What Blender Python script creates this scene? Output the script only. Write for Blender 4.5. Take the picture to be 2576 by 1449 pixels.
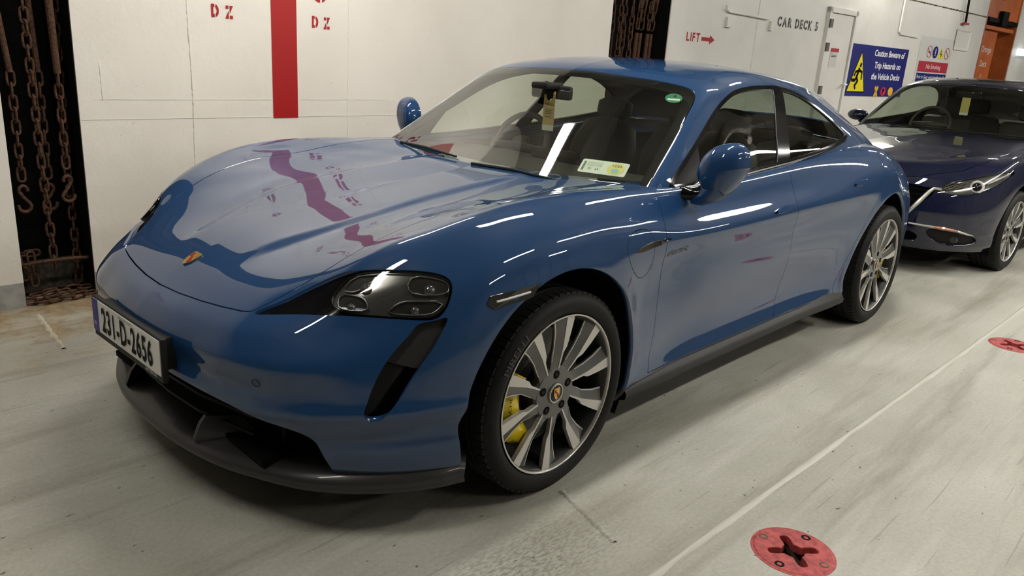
import bpy, bmesh, math, random
import numpy as np
from mathutils import Vector, Matrix, Euler

for _o in list(bpy.data.objects): bpy.data.objects.remove(_o)
SC = bpy.context.scene
COL = SC.collection
PI = math.pi

# ------------------------------------------------------------------ camera, light, exposure
FPX, YAW, PITCH, ROLL = 1965.88, 0.826093, 0.294328, 0.064937
CAM = np.array([-1.875260, -2.446776, 1.433599])
_cy, _sy, _cp, _sp = math.cos(YAW), math.sin(YAW), math.cos(PITCH), math.sin(PITCH)
_fw = np.array([_sy*_cp, _cy*_cp, -_sp]); _rt = np.array([_cy, -_sy, 0.0]); _up = np.cross(_rt, _fw)
_r = math.cos(ROLL)*_rt + math.sin(ROLL)*_up
_u = -math.sin(ROLL)*_rt + math.cos(ROLL)*_up
cd = bpy.data.cameras.new('camera'); cam = bpy.data.objects.new('camera', cd); COL.objects.link(cam)
cam.matrix_world = Matrix(((_r[0], _u[0], -_fw[0], CAM[0]), (_r[1], _u[1], -_fw[1], CAM[1]), (_r[2], _u[2], -_fw[2], CAM[2]), (0, 0, 0, 1)))
cd.sensor_width = 36.0; cd.lens = FPX/2576.0*36.0; cd.clip_start = 0.05; cd.clip_end = 200
SC.camera = cam
SC.view_settings.view_transform = 'Standard'
SC.view_settings.look = 'None'
SC.view_settings.gamma = 1.0
SC.view_settings.use_curve_mapping = False
SC.view_settings.exposure = 1.0

wd = bpy.data.worlds.new('world'); SC.world = wd; wd.use_nodes = True
wd.node_tree.nodes['Background'].inputs[0].default_value = (0.9, 0.95, 1.0, 1)
wd.node_tree.nodes['Background'].inputs[1].default_value = 0.02

CEIL = 3.5
LAMP_E = 34.0
LAMP_ROWS = [(1.12, (.55,)), (1.66, (9.6, 12.0, 14.4, 18.8)), (-.70, (-1.9, .9, 3.6, 9.4, 12.0, 16.0)), (-3.3, (1.2, 3.8, 5.1, 6.4, 7.7, 9.0, 14.0)), (-6.2, (.8, 5.6, 10.4))]

def hit(px, py, axis, val):
    """world point where the line of sight through a measured photo position meets a real plane of the place"""
    d = _fw + (px-1288.0)/FPX*_r - (py-724.5)/FPX*_u
    t = (val-CAM[axis])/d[axis]
    return CAM + t*d

# ------------------------------------------------------------------ materials
def srgb(r, g, b):
    f = lambda c: (c/255/12.92) if c/255 <= 0.04045 else ((c/255+0.055)/1.055)**2.4
    return (f(r), f(g), f(b), 1.0)
MATS = {}
def mat(name, color, rough=0.5, metal=0.0, coat=0.0, spec=0.5, emit=None, estr=0.0, trans=0.0, ior=1.45, alpha=1.0, coatr=0.03):
    if name in MATS: return MATS[name]
    m = bpy.data.materials.new(name); m.use_nodes = True
    b = m.node_tree.nodes['Principled BSDF']
    b.inputs['Base Color'].default_value = color
    b.inputs['Roughness'].default_value = rough
    b.inputs['Metallic'].default_value = metal
    b.inputs['Coat Weight'].default_value = coat
    b.inputs['Coat Roughness'].default_value = coatr
    b.inputs['Specular IOR Level'].default_value = spec
    b.inputs['Transmission Weight'].default_value = trans
    b.inputs['IOR'].default_value = ior
    b.inputs['Alpha'].default_value = alpha
    if emit:
        b.inputs['Emission Color'].default_value = emit
        b.inputs['Emission Strength'].default_value = estr
    MATS[name] = m
    return m
def nodes(m):
    nt = m.node_tree
    return nt, nt.nodes, nt.links, nt.nodes['Principled BSDF']
def add_noise_color(m, c1, c2, scale=5, detail=6, rough=0.6, lo=0.35, hi=0.65, vec=(1, 1, 1)):
    nt, N, L, b = nodes(m)
    tc = N.new('ShaderNodeTexCoord'); mp = N.new('ShaderNodeMapping'); mp.inputs['Scale'].default_value = vec
    no = N.new('ShaderNodeTexNoise'); no.inputs['Scale'].default_value = scale; no.inputs['Detail'].default_value = detail; no.inputs['Roughness'].default_value = rough
    cr = N.new('ShaderNodeValToRGB'); cr.color_ramp.elements[0].position = lo; cr.color_ramp.elements[1].position = hi
    cr.color_ramp.elements[0].color = c1; cr.color_ramp.elements[1].color = c2
    L.new(tc.outputs['Object'], mp.inputs[0]); L.new(mp.outputs[0], no.inputs['Vector']); L.new(no.outputs[0], cr.inputs[0])
    L.new(cr.outputs[0], b.inputs['Base Color'])
    return tc, mp, no, cr
def add_bump(m, scale, strength, dist=0.01, detail=4, vec=(1, 1, 1)):
    nt, N, L, b = nodes(m)
    tc = N.new('ShaderNodeTexCoord'); mp = N.new('ShaderNodeMapping'); mp.inputs['Scale'].default_value = vec
    no = N.new('ShaderNodeTexNoise'); no.inputs['Scale'].default_value = scale; no.inputs['Detail'].default_value = detail
    bp = N.new('ShaderNodeBump'); bp.inputs['Strength'].default_value = strength; bp.inputs['Distance'].default_value = dist
    L.new(tc.outputs['Object'], mp.inputs[0]); L.new(mp.outputs[0], no.inputs['Vector']); L.new(no.outputs[0], bp.inputs['Height'])
    L.new(bp.outputs[0], b.inputs['Normal'])
    return bp

def paint(name, base, peel=True):
    m = mat(name, base, rough=0.5, coat=1.0, spec=0.08, coatr=0.012)
    m.node_tree.nodes['Principled BSDF'].inputs['Coat IOR'].default_value = 1.66
    return m
M_BLUE = paint('blue_car_paint', (0.0100, 0.045, 0.128, 1))
M_NAVY = paint('navy_car_paint', (0.004, 0.006, 0.026, 1))
M_BLACK = mat('gloss_black', (0.004, 0.004, 0.005, 1), rough=0.12, coat=0.15, spec=0.3)
M_PLASTIC = mat('black_plastic', (0.013, 0.013, 0.013, 1), rough=0.5, spec=0.2)
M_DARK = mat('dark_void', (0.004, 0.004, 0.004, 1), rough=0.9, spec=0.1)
M_GAP = mat('panel_gap', (0.004, 0.006, 0.01, 1), rough=0.8, spec=0.1)
M_TYRE = mat('tyre_rubber', (0.011, 0.011, 0.0105, 1), rough=0.62, spec=0.25)
add_bump(M_TYRE, 90, 0.15, 0.002)
M_RIM = mat('machined_alloy', (0.62, 0.60, 0.56, 1), rough=0.3, metal=0.6)
M_RIMG = mat('grey_painted_alloy', (0.115, 0.115, 0.108, 1), rough=0.35, metal=0.35, coat=0.5)
M_RIML = mat('light_alloy', (0.58, 0.565, 0.53, 1), rough=0.35, metal=0.45)
M_YEL = mat('yellow_caliper', (0.62, 0.47, 0.01, 1), rough=0.3, coat=0.6)
M_DISC = mat('brake_disc_steel', (0.12, 0.12, 0.12, 1), rough=0.35, metal=0.9)
M_CHROME = mat('chrome', (0.75, 0.75, 0.75, 1), rough=0.08, metal=1.0)
M_STEEL = mat('steel', (0.4, 0.4, 0.4, 1), rough=0.3, metal=1.0)
M_SPLIT = mat('grey_splitter_plastic', (0.030, 0.028, 0.027, 1), rough=0.35, coat=0.25, spec=0.3)
M_WHITE = mat('white_plastic', (0.75, 0.76, 0.74, 1), rough=0.4)
M_PLATE = mat('plate_white', (0.72, 0.70, 0.66, 1), rough=0.35)
M_INK = mat('black_ink', (0.003, 0.003, 0.003, 1), rough=0.6, spec=0.1)
M_GOLD = mat('gold_enamel', (0.72, 0.45, 0.13, 1), rough=0.22, metal=0.8)
M_RED = mat('red_enamel', (0.28, 0.01, 0.01, 1), rough=0.3)
M_EUB = mat('eu_blue', (0.01, 0.015, 0.22, 1), rough=0.4)
M_LEATHER = mat('dark_leather', (0.02, 0.018, 0.017, 1), rough=0.55)
M_TRIM = mat('light_trim', (0.28, 0.28, 0.26, 1), rough=0.6)

def glass(name, tint, refl=1.0, ior=1.5):
    """thin car glass: tinted see-through with a real Fresnel reflection"""
    m = bpy.data.materials.new(name); m.use_nodes = True
    nt = m.node_tree; N = nt.nodes; L = nt.links; N.clear()
    o = N.new('ShaderNodeOutputMaterial'); mx = N.new('ShaderNodeMixShader'); fr = N.new('ShaderNodeFresnel'); fr.inputs[0].default_value = ior
    t = N.new('ShaderNodeBsdfTransparent'); t.inputs[0].default_value = tint
    g = N.new('ShaderNodeBsdfGlossy'); g.inputs['Roughness'].default_value = 0.0; g.inputs[0].default_value = (refl, refl, refl, 1)
    ge = N.new('ShaderNodeNewGeometry'); mr = N.new('ShaderNodeMapRange'); mr.inputs['To Min'].default_value = ior; mr.inputs['To Max'].default_value = 1/ior
    L.new(ge.outputs['Backfacing'], mr.inputs['Value']); L.new(mr.outputs[0], fr.inputs[0])      # a pane is the same from both sides
    L.new(fr.outputs[0], mx.inputs[0]); L.new(t.outputs[0], mx.inputs[1]); L.new(g.outputs[0], mx.inputs[2]); L.new(mx.outputs[0], o.inputs[0])
    MATS[name] = m
    return m
M_GLASS = glass('windscreen_glass', (0.80, 0.85, 0.77, 1), 1.0, 2.0)
M_SGLASS = glass('side_glass', (0.70, 0.76, 0.68, 1), 1.0, 1.8)
M_LENS = glass('headlight_lens', (0.75, 0.75, 0.74, 1), 1.0, 1.5)

# ------------------------------------------------------------------ object helpers
def link(o, parent=None):
    COL.objects.link(o)
    if parent is not None: o.parent = parent
    return o
def thing(name, label, cat, loc=(0, 0, 0), rot=(0, 0, 0), group=None):
    o = bpy.data.objects.new(name, None); COL.objects.link(o)
    o.location = loc; o.rotation_euler = rot; o.empty_display_size = 0.1
    o['label'] = label; o['category'] = cat
    if group: o['group'] = group
    return o
def tag(o, label, cat, group=None, kind=None):
    o['label'] = label; o['category'] = cat
    if group: o['group'] = group
    if kind: o['kind'] = kind
    return o
def meshobj(name, V, F, mats, parent=None, smooth=True, midx=None, normals=None, sharp=None):
    me = bpy.data.meshes.new(name)
    me.from_pydata([tuple(map(float, v)) for v in V], [], [tuple(int(i) for i in f) for f in F])
    if not isinstance(mats, (list, tuple)): mats = [mats]
    for m in mats: me.materials.append(m)
    if midx is not None: me.polygons.foreach_set('material_index', np.asarray(midx, dtype=np.int32))
    me.polygons.foreach_set('use_smooth', [bool(smooth)]*len(me.polygons))
    me.update()
    if sharp is not None:
        bm = bmesh.new(); bm.from_mesh(me)
        for e in bm.edges:
            if len(e.link_faces) == 2 and e.calc_face_angle(0) > math.radians(sharp): e.smooth = False
        bm.to_mesh(me); bm.free()
    if normals is not None:
        me.normals_split_custom_set(normals)
    o = bpy.data.objects.new(name, me)
    return link(o, parent)
def fixnormals(o):
    bm = bmesh.new(); bm.from_mesh(o.data); bmesh.ops.recalc_face_normals(bm, faces=bm.faces); bm.to_mesh(o.data); bm.free()
    return o
class MB:
    """collects shapes into one mesh"""
    def __init__(s): s.V = []; s.F = []; s.M = []
    def add(s, V, F, mi=0):
        n = len(s.V); s.V += [tuple(v) for v in V]; s.F += [tuple(i+n for i in f) for f in F]; s.M += [mi]*len(F)
        return s
    def box(s, c, d, R=None, mi=0, bevel=0.0):
        x, y, z = d[0]/2, d[1]/2, d[2]/2
        bm = bmesh.new(); bmesh.ops.create_cube(bm, size=1.0)
        for v in bm.verts: v.co = Vector((v.co.x*d[0], v.co.y*d[1], v.co.z*d[2]))
        if bevel > 0: bmesh.ops.bevel(bm, geom=list(bm.edges), offset=bevel, segments=2, affect='EDGES', profile=0.5)
        bm.verts.ensure_lookup_table()
        V = [(R @ v.co if R is not None else v.co) + Vector(c) for v in bm.verts]
        F = [[v.index for v in f.verts] for f in bm.faces]; bm.verts.index_update()
        F = [[v.index for v in f.verts] for f in bm.faces]
        bm.free()
        return s.add(V, F, mi)
    def tube(s, P, r, n=8, mi=0, closed=False, caps=True):
        P = [Vector(p) for p in P]; m = len(P); rr = r if isinstance(r, (list, tuple)) else [r]*m
        V = []; F = []
        prev = None
        for i, p in enumerate(P):
            if closed: t = (P[(i+1) % m]-P[i-1])
            else: t = P[min(i+1, m-1)]-P[max(i-1, 0)]
            t.normalize()
            if prev is None:
                a = Vector((0, 0, 1)) if abs(t.z) < 0.9 else Vector((1, 0, 0))
                nrm = t.cross(a).normalized()
            else:
                nrm = (prev - t*prev.dot(t)).normalized()
            prev = nrm; b = t.cross(nrm)
            for k in range(n):
                an = 2*PI*k/n; V.append(p+nrm*(rr[i]*math.cos(an))+b*(rr[i]*math.sin(an)))
        for i in range(m if closed else m-1):
            j = (i+1) % m
            for k in range(n): F.append((i*n+k, i*n+(k+1) % n, j*n+(k+1) % n, j*n+k))
        if caps and not closed:
            F.append(tuple(range(n-1, -1, -1))); F.append(tuple(range((m-1)*n, m*n)))
        return s.add(V, F, mi)
    def lathe(s, prof, n=48, axis='y', c=(0, 0, 0), mi=0, closed=False):
        """prof: list of (radius, along axis)"""
        V = []; F = []; m = len(prof)
        for k in range(n):
            a = 2*PI*k/n; ca, sa = math.cos(a), math.sin(a)
            for (r, h) in prof:
                if axis == 'y': V.append((c[0]+r*ca, c[1]+h, c[2]+r*sa))
                elif axis == 'z': V.append((c[0]+r*ca, c[1]+r*sa, c[2]+h))
                else: V.append((c[0]+h, c[1]+r*ca, c[2]+r*sa))
        for k in range(n):
            j = (k+1) % n
            for i in range(m-1 if not closed else m):
                i2 = (i+1) % m
                F.append((k*m+i, k*m+i2, j*m+i2, j*m+i))
        return s.add(V, F, mi)
    def prism(s, poly, h0, h1, fn, mi=0):
        """poly 2-D outline extruded between two heights; fn(u, v, h) gives the 3-D point"""
        n = len(poly)
        V = [fn(u, v, h0) for u, v in poly]+[fn(u, v, h1) for u, v in poly]
        F = [tuple(range(n)), tuple(range(2*n-1, n-1, -1))]+[(i, i+n, (i+1) % n+n, (i+1) % n) for i in range(n)]
        return s.add(V, F, mi)
    def grid(s, G, mi=0, closeu=False):
        G = [list(r) for r in G]; a = len(G); b = len(G[0])
        V = [p for r in G for p in r]
        F = [(i*b+j, i*b+j+1, ((i+1) % a)*b+j+1, ((i+1) % a)*b+j) for i in range(a if closeu else a-1) for j in range(b-1)]
        return s.add(V, F, mi)
    def obj(s, name, mats, parent=None, smooth=True, sharp=35, fix=True):
        o = meshobj(name, s.V, s.F, mats, parent, smooth, s.M, None, None)
        bm = bmesh.new(); bm.from_mesh(o.data)
        if fix: bmesh.ops.recalc_face_normals(bm, faces=bm.faces)
        if sharp:
            for e in bm.edges:
                if len(e.link_faces) == 2 and e.calc_face_angle(0) > math.radians(sharp): e.smooth = False
        bm.to_mesh(o.data); bm.free()
        return o

# ------------------------------------------------------------------ surface machinery
def cr(P, t):
    """Catmull-Rom (chord-aware) through control points P (n,...) at params t in 0..n-1"""
    P = np.asarray(P, float); n = len(P)
    Pe = np.concatenate([[2*P[0]-P[1]], P, [2*P[-1]-P[-2]]], 0)
    t = np.asarray(t, float); i = np.clip(np.floor(t).astype(int), 0, n-2); f = t-i
    sh = (-1,)+(1,)*(P.ndim-1); f = f.reshape(sh)
    p0, p1, p2, p3 = Pe[i], Pe[i+1], Pe[i+2], Pe[i+3]
    # centripetal tangents
    def dist(a, b): return np.maximum(np.sqrt(((a-b)**2).sum(-1, keepdims=True)), 1e-6)**0.5
    d01, d12, d23 = dist(p0, p1), dist(p1, p2), dist(p2, p3)
    m1 = ((p1-p0)/d01-(p2-p0)/(d01+d12)+(p2-p1)/d12)*d12
    m2 = ((p2-p1)/d12-(p3-p1)/(d12+d23)+(p3-p2)/d23)*d12
    f2, f3 = f*f, f*f*f
    return (2*f3-3*f2+1)*p1+(f3-2*f2+f)*m1+(-2*f3+3*f2)*p2+(f3-f2)*m2
def uniform_param(P, step):
    """params spaced by ~step along the average chord"""
    P = np.asarray(P, float); d = np.sqrt(((P[1:]-P[:-1])**2).sum(-1))
    if d.ndim > 1: d = d.max(1)
    t = []
    for i, L in enumerate(d):
        k = max(2, int(math.ceil(L/step)))
        t += list(i+np.arange(k)/k)
    return np.array(t+[len(P)-1])
def smooth1(t, a, b):
    t = np.clip((t-a)/(b-a), 0, 1); return t*t*(3-2*t)
def surf(CP, step_u, step_v):
    CP = np.asarray(CP, float)            # columns x rows x 3
    tu = uniform_param(CP, step_u); tv = uniform_param(np.swapaxes(CP, 0, 1), step_v)
    A = cr(CP, tu); B = np.swapaxes(cr(np.swapaxes(A, 0, 1), tv), 0, 1)
    return B
def grid_normals(G):
    du = np.gradient(G, axis=0); dv = np.gradient(G, axis=1)
    n = np.cross(du, dv); l = np.linalg.norm(n, axis=-1, keepdims=True)
    return n/np.maximum(l, 1e-12)
def tri_grid(G, flip=False):
    a, b = G.shape[:2]
    i = np.arange(a*b).reshape(a, b)
    q = np.stack([i[:-1, :-1], i[1:, :-1], i[1:, 1:], i[:-1, 1:]], -1).reshape(-1, 4)
    T = np.concatenate([q[:, [0, 1, 2]], q[:, [0, 2, 3]]])
    if flip: T = T[:, ::-1]
    return G.reshape(-1, 3), T
def vnormals(V, T):
    fn = np.cross(V[T[:, 1]]-V[T[:, 0]], V[T[:, 2]]-V[T[:, 0]])
    N = np.zeros_like(V)
    for k in range(3): np.add.at(N, T[:, k], fn)
    return N/np.maximum(np.linalg.norm(N, axis=1, keepdims=True), 1e-12)
class TM:
    """triangle sheet with smooth normals that can be cut along any scalar field"""
    def __init__(s, V, N, T): s.V, s.N, s.T = V, N, T
    def cut(s, val):
        """val per vertex -> (part with val>0, part with val<0)"""
        val = np.where(np.abs(val) < 1e-9, 1e-9, val)
        T = s.T; sg = val > 0; k = sg[T].sum(1)
        pos = [T[k == 3]]; neg = [T[k == 0]]
        V = [s.V]; Nn = [s.N]; base = len(s.V)
        mix = T[(k == 1) | (k == 2)]
        if len(mix):
            E = np.sort(np.concatenate([mix[:, [0, 1]], mix[:, [1, 2]], mix[:, [2, 0]]]), 1)
            E = E[sg[E[:, 0]] != sg[E[:, 1]]]
            U, inv = np.unique(E, axis=0, return_inverse=True)
            f = (val[U[:, 0]]/(val[U[:, 0]]-val[U[:, 1]]))[:, None]
            V.append(s.V[U[:, 0]]*(1-f)+s.V[U[:, 1]]*f)
            n = s.N[U[:, 0]]*(1-f)+s.N[U[:, 1]]*f; Nn.append(n/np.maximum(np.linalg.norm(n, axis=1, keepdims=True), 1e-12))
            key = {(int(a), int(b)): base+i for i, (a, b) in enumerate(U)}
            pl, nl = [], []
            for t in mix:
                g = sg[t]
                lone = g.sum() == 1
                o = int(np.argmax(g == lone))          # the odd one out
                a, b, c = int(t[o]), int(t[(o+1) % 3]), int(t[(o+2) % 3])
                ab = key[(min(a, b), max(a, b))]; ac = key[(min(a, c), max(a, c))]
                one, two = (pl, nl) if lone else (nl, pl)
                one.append((a, ab, ac)); two.append((ab, b, c)); two.append((ab, c, ac))
            if pl: pos.append(np.array(pl))
            if nl: neg.append(np.array(nl))
        V = np.concatenate(V); Nn = np.concatenate(Nn)
        return TM(V, Nn, np.concatenate(pos)).compact(), TM(V, Nn, np.concatenate(neg)).compact()
    def compact(s):
        if len(s.T) == 0: return TM(np.zeros((0, 3)), np.zeros((0, 3)), np.zeros((0, 3), int))
        u, inv = np.unique(s.T, return_inverse=True)
        return TM(s.V[u], s.N[u], inv.reshape(-1, 3))
    def mirror(s): return TM(s.V*[1, -1, 1], s.N*[1, -1, 1], s.T[:, ::-1])
    def join(s, o): return TM(np.concatenate([s.V, o.V]), np.concatenate([s.N, o.N]), np.concatenate([s.T, o.T+len(s.V)]))
    def offset(s, d): return TM(s.V+s.N*d, s.N, s.T)
    def obj(s, name, m, parent=None, rim=0.012, rimm=None):
        T = s.T
        V, Nn = s.V, s.N
        if len(T) == 0: return None
        E = np.concatenate([T[:, [0, 1]], T[:, [1, 2]], T[:, [2, 0]]])
        k = E.min(1).astype(np.int64)*(len(V)+1)+E.max(1)
        u, idx, cnt = np.unique(k, return_index=True, return_counts=True)
        B = E[idx[cnt == 1]]
        mats = [m]; F = [tuple(t) for t in T]; mi = [0]*len(F)
        LN = [Nn[i] for t in T for i in t]
        VV = V
        if rim > 0 and len(B):
            n = len(V)
            Vb = V-Nn*rim
            VV = np.concatenate([V, V, Vb])
            for a, b in B:
                F.append((b+n, a+n, a+2*n, b+2*n)); mi.append(1 if rimm else 0)
                e = V[b]-V[a]; q = np.cross(e, -(Nn[a]+Nn[b])); q = -q/max(np.linalg.norm(q), 1e-12)
                na = Nn[a]*0.5+q*0.5; nb = Nn[b]*0.5+q*0.5
                LN += [nb, na, q, q]
            if rimm: mats.append(rimm)
        return meshobj(name, VV, F, mats, parent, True, mi, [tuple(x) for x in LN])
def poly_sd(P, X, Y):
    """signed distance to closed polygon, positive inside"""
    P = np.asarray(P, float); n = len(P)
    d = np.full(X.shape, 1e9); ins = np.zeros(X.shape, bool)
    for i in range(n):
        a, b = P[i], P[(i+1) % n]; e = b-a; L2 = max((e**2).sum(), 1e-12)
        t = np.clip(((X-a[0])*e[0]+(Y-a[1])*e[1])/L2, 0, 1)
        d = np.minimum(d, np.hypot(X-a[0]-t*e[0], Y-a[1]-t*e[1]))
        c = ((a[1] > Y) != (b[1] > Y)) & (X < (b[0]-a[0])*(Y-a[1])/((b[1]-a[1]) if abs(b[1]-a[1]) > 1e-12 else 1e-12)+a[0])
        ins ^= c
    return np.where(ins, d, -d)
def rpoly(P, k=2):
    """Chaikin-rounded closed polygon"""
    P = np.asarray(P, float)
    for _ in range(k):
        Q = np.roll(P, -1, 0); P = np.stack([P*.75+Q*.25, P*.25+Q*.75], 1).reshape(-1, P.shape[1])
    return P
def crclosed(P, k=8):
    P = np.asarray(P, float); n = len(P)
    E = np.concatenate([P[-2:], P, P[:3]]); t = 2+np.arange(n*k)/k
    return cr(E, t)
# ------------------------------------------------------------------ blue sports car: body surface
CAR_LABEL = 'blue four-door sports car with gloss paint and ten-spoke wheels parked in front'
car = thing('sports_car', CAR_LABEL, 'car', (0, 0, 0))
BODY = [  # columns from nose centre round the corner to the tail; rows from lower edge up to the centreline
 [(-.915,0,.19),(-.935,0,.25),(-.950,0,.32),(-.962,0,.40),(-.972,0,.48),(-.968,0,.55),(-.935,0,.61),(-.872,0,.655),(-.779,0,.715),(-.60,0,.782),(-.38,0,.835),(-.10,0,.878)],
 [(-.910,.16,.19),(-.930,.16,.25),(-.945,.165,.32),(-.957,.17,.40),(-.966,.17,.48),(-.961,.17,.55),(-.928,.165,.61),(-.866,.155,.656),(-.765,.14,.717),(-.58,.12,.785),(-.34,.09,.842),(-.05,0,.888)],
 [(-.895,.31,.19),(-.914,.315,.25),(-.929,.32,.32),(-.940,.32,.40),(-.946,.325,.48),(-.938,.325,.55),(-.906,.325,.612),(-.847,.31,.66),(-.74,.28,.722),(-.54,.24,.793),(-.28,.17,.855),(.02,0,.896)],
 [(-.855,.455,.19),(-.872,.46,.25),(-.888,.465,.32),(-.905,.47,.40),(-.918,.475,.48),(-.912,.475,.555),(-.872,.475,.622),(-.815,.46,.667),(-.70,.42,.735),(-.49,.36,.812),(-.20,.25,.872),(.10,0,.903)],
 [(-.80,.58,.19),(-.818,.595,.25),(-.832,.60,.32),(-.852,.608,.40),(-.862,.615,.48),(-.850,.615,.56),(-.795,.603,.64),(-.730,.578,.695),(-.63,.54,.775),(-.42,.48,.850),(-.11,.33,.890),(.18,0,.911)],
 [(-.72,.70,.19),(-.735,.715,.25),(-.748,.725,.32),(-.758,.733,.40),(-.755,.74,.48),(-.732,.738,.57),(-.672,.72,.66),(-.610,.703,.757),(-.53,.662,.848),(-.33,.58,.898),(-.02,.40,.908),(.26,0,.919)],
 [(-.62,.80,.19),(-.632,.815,.25),(-.643,.825,.32),(-.648,.83,.40),(-.635,.835,.48),(-.605,.835,.58),(-.560,.82,.68),(-.508,.795,.795),(-.40,.738,.900),(-.22,.64,.928),(.07,.46,.922),(.34,0,.927)],
 [(-.51,.872,.19),(-.520,.89,.25),(-.528,.90,.32),(-.530,.905,.40),(-.520,.91,.48),(-.495,.91,.59),(-.462,.895,.695),(-.40,.865,.810),(-.28,.775,.936),(-.12,.67,.940),(.16,.51,.932),(.42,0,.936)],
 [(-.40,.915,.19),(-.405,.935,.25),(-.41,.943,.32),(-.41,.948,.41),(-.40,.952,.50),(-.385,.952,.61),(-.355,.940,.72),(-.29,.905,.845),(-.16,.79,.962),(-.02,.68,.948),(.24,.53,.940),(.50,0,.944)],
 [(-.22,.93,.19),(-.22,.952,.25),(-.22,.960,.32),(-.22,.966,.41),(-.22,.970,.51),(-.215,.970,.64),(-.20,.962,.76),(-.14,.925,.875),(-.03,.80,.976),(.08,.69,.960),(.34,.55,.948),(.57,0,.95)],
 [(0,.93,.19),(0,.955,.25),(0,.965,.33),(0,.970,.42),(0,.973,.53),(0,.973,.67),(0,.965,.785),(.03,.930,.885),(.11,.81,.980),(.19,.70,.970),(.42,.57,.956),(.66,0,.955)],
 [(.22,.925,.19),(.22,.948,.25),(.22,.957,.34),(.22,.963,.43),(.22,.967,.55),(.22,.966,.69),(.22,.957,.795),(.23,.918,.893),(.26,.815,.978),(.31,.72,.974),(.52,.59,.962),(.76,0,.96)],
 [(.44,.905,.19),(.44,.934,.24),(.44,.940,.33),(.44,.947,.43),(.44,.954,.56),(.44,.957,.69),(.44,.953,.79),(.44,.915,.882),(.45,.83,.968),(.49,.745,.974),(.66,.60,.965),(.90,0,.96)],
 [(.76,.880,.19),(.76,.922,.235),(.76,.902,.32),(.76,.914,.44),(.76,.932,.57),(.76,.945,.69),(.76,.943,.785),(.76,.905,.870),(.76,.852,.955),(.77,.78,.968),(.88,.60,.965),(1.05,0,.96)],
 [(1.1,.88,.19),(1.1,.922,.235),(1.1,.898,.32),(1.1,.911,.44),(1.1,.932,.57),(1.1,.947,.69),(1.1,.940,.79),(1.1,.900,.875),(1.1,.852,.968),(1.1,.80,.970),(1.15,.60,.96),(1.25,0,.96)],
 [(1.5,.88,.19),(1.5,.922,.235),(1.5,.898,.32),(1.5,.911,.44),(1.5,.932,.57),(1.5,.948,.69),(1.5,.942,.80),(1.5,.902,.885),(1.5,.852,.985),(1.5,.80,.985),(1.5,.60,.97),(1.5,0,.96)],
 [(1.9,.88,.19),(1.9,.922,.235),(1.9,.900,.32),(1.9,.913,.44),(1.9,.934,.57),(1.9,.952,.69),(1.9,.950,.81),(1.9,.912,.90),(1.9,.852,1.008),(1.9,.80,1.0),(1.9,.60,.98),(1.9,0,.97)],
 [(2.25,.885,.19),(2.25,.93,.235),(2.25,.915,.32),(2.25,.930,.44),(2.25,.950,.57),(2.25,.968,.69),(2.25,.966,.82),(2.25,.930,.92),(2.25,.858,1.028),(2.25,.79,1.03),(2.25,.60,1.0),(2.25,0,1.0)],
 [(2.55,.90,.19),(2.55,.94,.24),(2.55,.945,.33),(2.55,.958,.44),(2.55,.970,.57),(2.55,.982,.69),(2.55,.980,.82),(2.55,.948,.935),(2.55,.870,1.035),(2.55,.78,1.05),(2.55,.60,1.02),(2.55,0,1.02)],
 [(2.9,.92,.19),(2.9,.955,.25),(2.9,.968,.33),(2.9,.978,.44),(2.9,.983,.56),(2.9,.985,.69),(2.9,.978,.81),(2.9,.948,.925),(2.9,.868,1.018),(2.9,.76,1.045),(2.9,.55,1.05),(2.9,0,1.05)],
 [(3.25,.905,.19),(3.25,.94,.25),(3.25,.952,.33),(3.25,.958,.44),(3.25,.960,.56),(3.25,.955,.69),(3.24,.938,.80),(3.22,.900,.895),(3.20,.82,.972),(3.19,.70,1.015),(3.17,.50,1.05),(3.15,0,1.08)],
 [(3.50,.85,.21),(3.50,.885,.27),(3.51,.898,.35),(3.52,.905,.45),(3.52,.905,.56),(3.51,.893,.68),(3.49,.868,.78),(3.46,.825,.862),(3.42,.75,.928),(3.40,.64,.975),(3.36,.43,1.02),(3.34,0,1.05)],
 [(3.68,.72,.23),(3.71,.755,.29),(3.73,.77,.37),(3.74,.78,.46),(3.74,.78,.56),(3.72,.765,.67),(3.68,.74,.77),(3.63,.70,.84),(3.58,.64,.90),(3.54,.56,.95),(3.48,.38,1.0),(3.46,0,1.03)],
 [(3.80,.52,.25),(3.84,.55,.31),(3.86,.57,.38),(3.87,.58,.47),(3.87,.58,.57),(3.85,.57,.68),(3.81,.55,.78),(3.76,.52,.85),(3.71,.48,.91),(3.66,.42,.96),(3.59,.28,1.0),(3.57,0,1.02)],
 [(3.85,.27,.25),(3.89,.29,.31),(3.91,.30,.38),(3.92,.30,.47),(3.92,.30,.57),(3.90,.30,.68),(3.87,.29,.78),(3.82,.28,.86),(3.78,.27,.93),(3.73,.24,.98),(3.67,.17,1.0),(3.66,0,1.01)],
 [(3.86,0,.25),(3.90,0,.31),(3.92,0,.38),(3.93,0,.47),(3.93,0,.57),(3.91,0,.68),(3.88,0,.78),(3.84,0,.86),(3.81,0,.93),(3.78,0,.98),(3.75,0,1.0),(3.73,0,1.01)],
]
G = surf(np.array(BODY), 0.011, 0.011)
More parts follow.
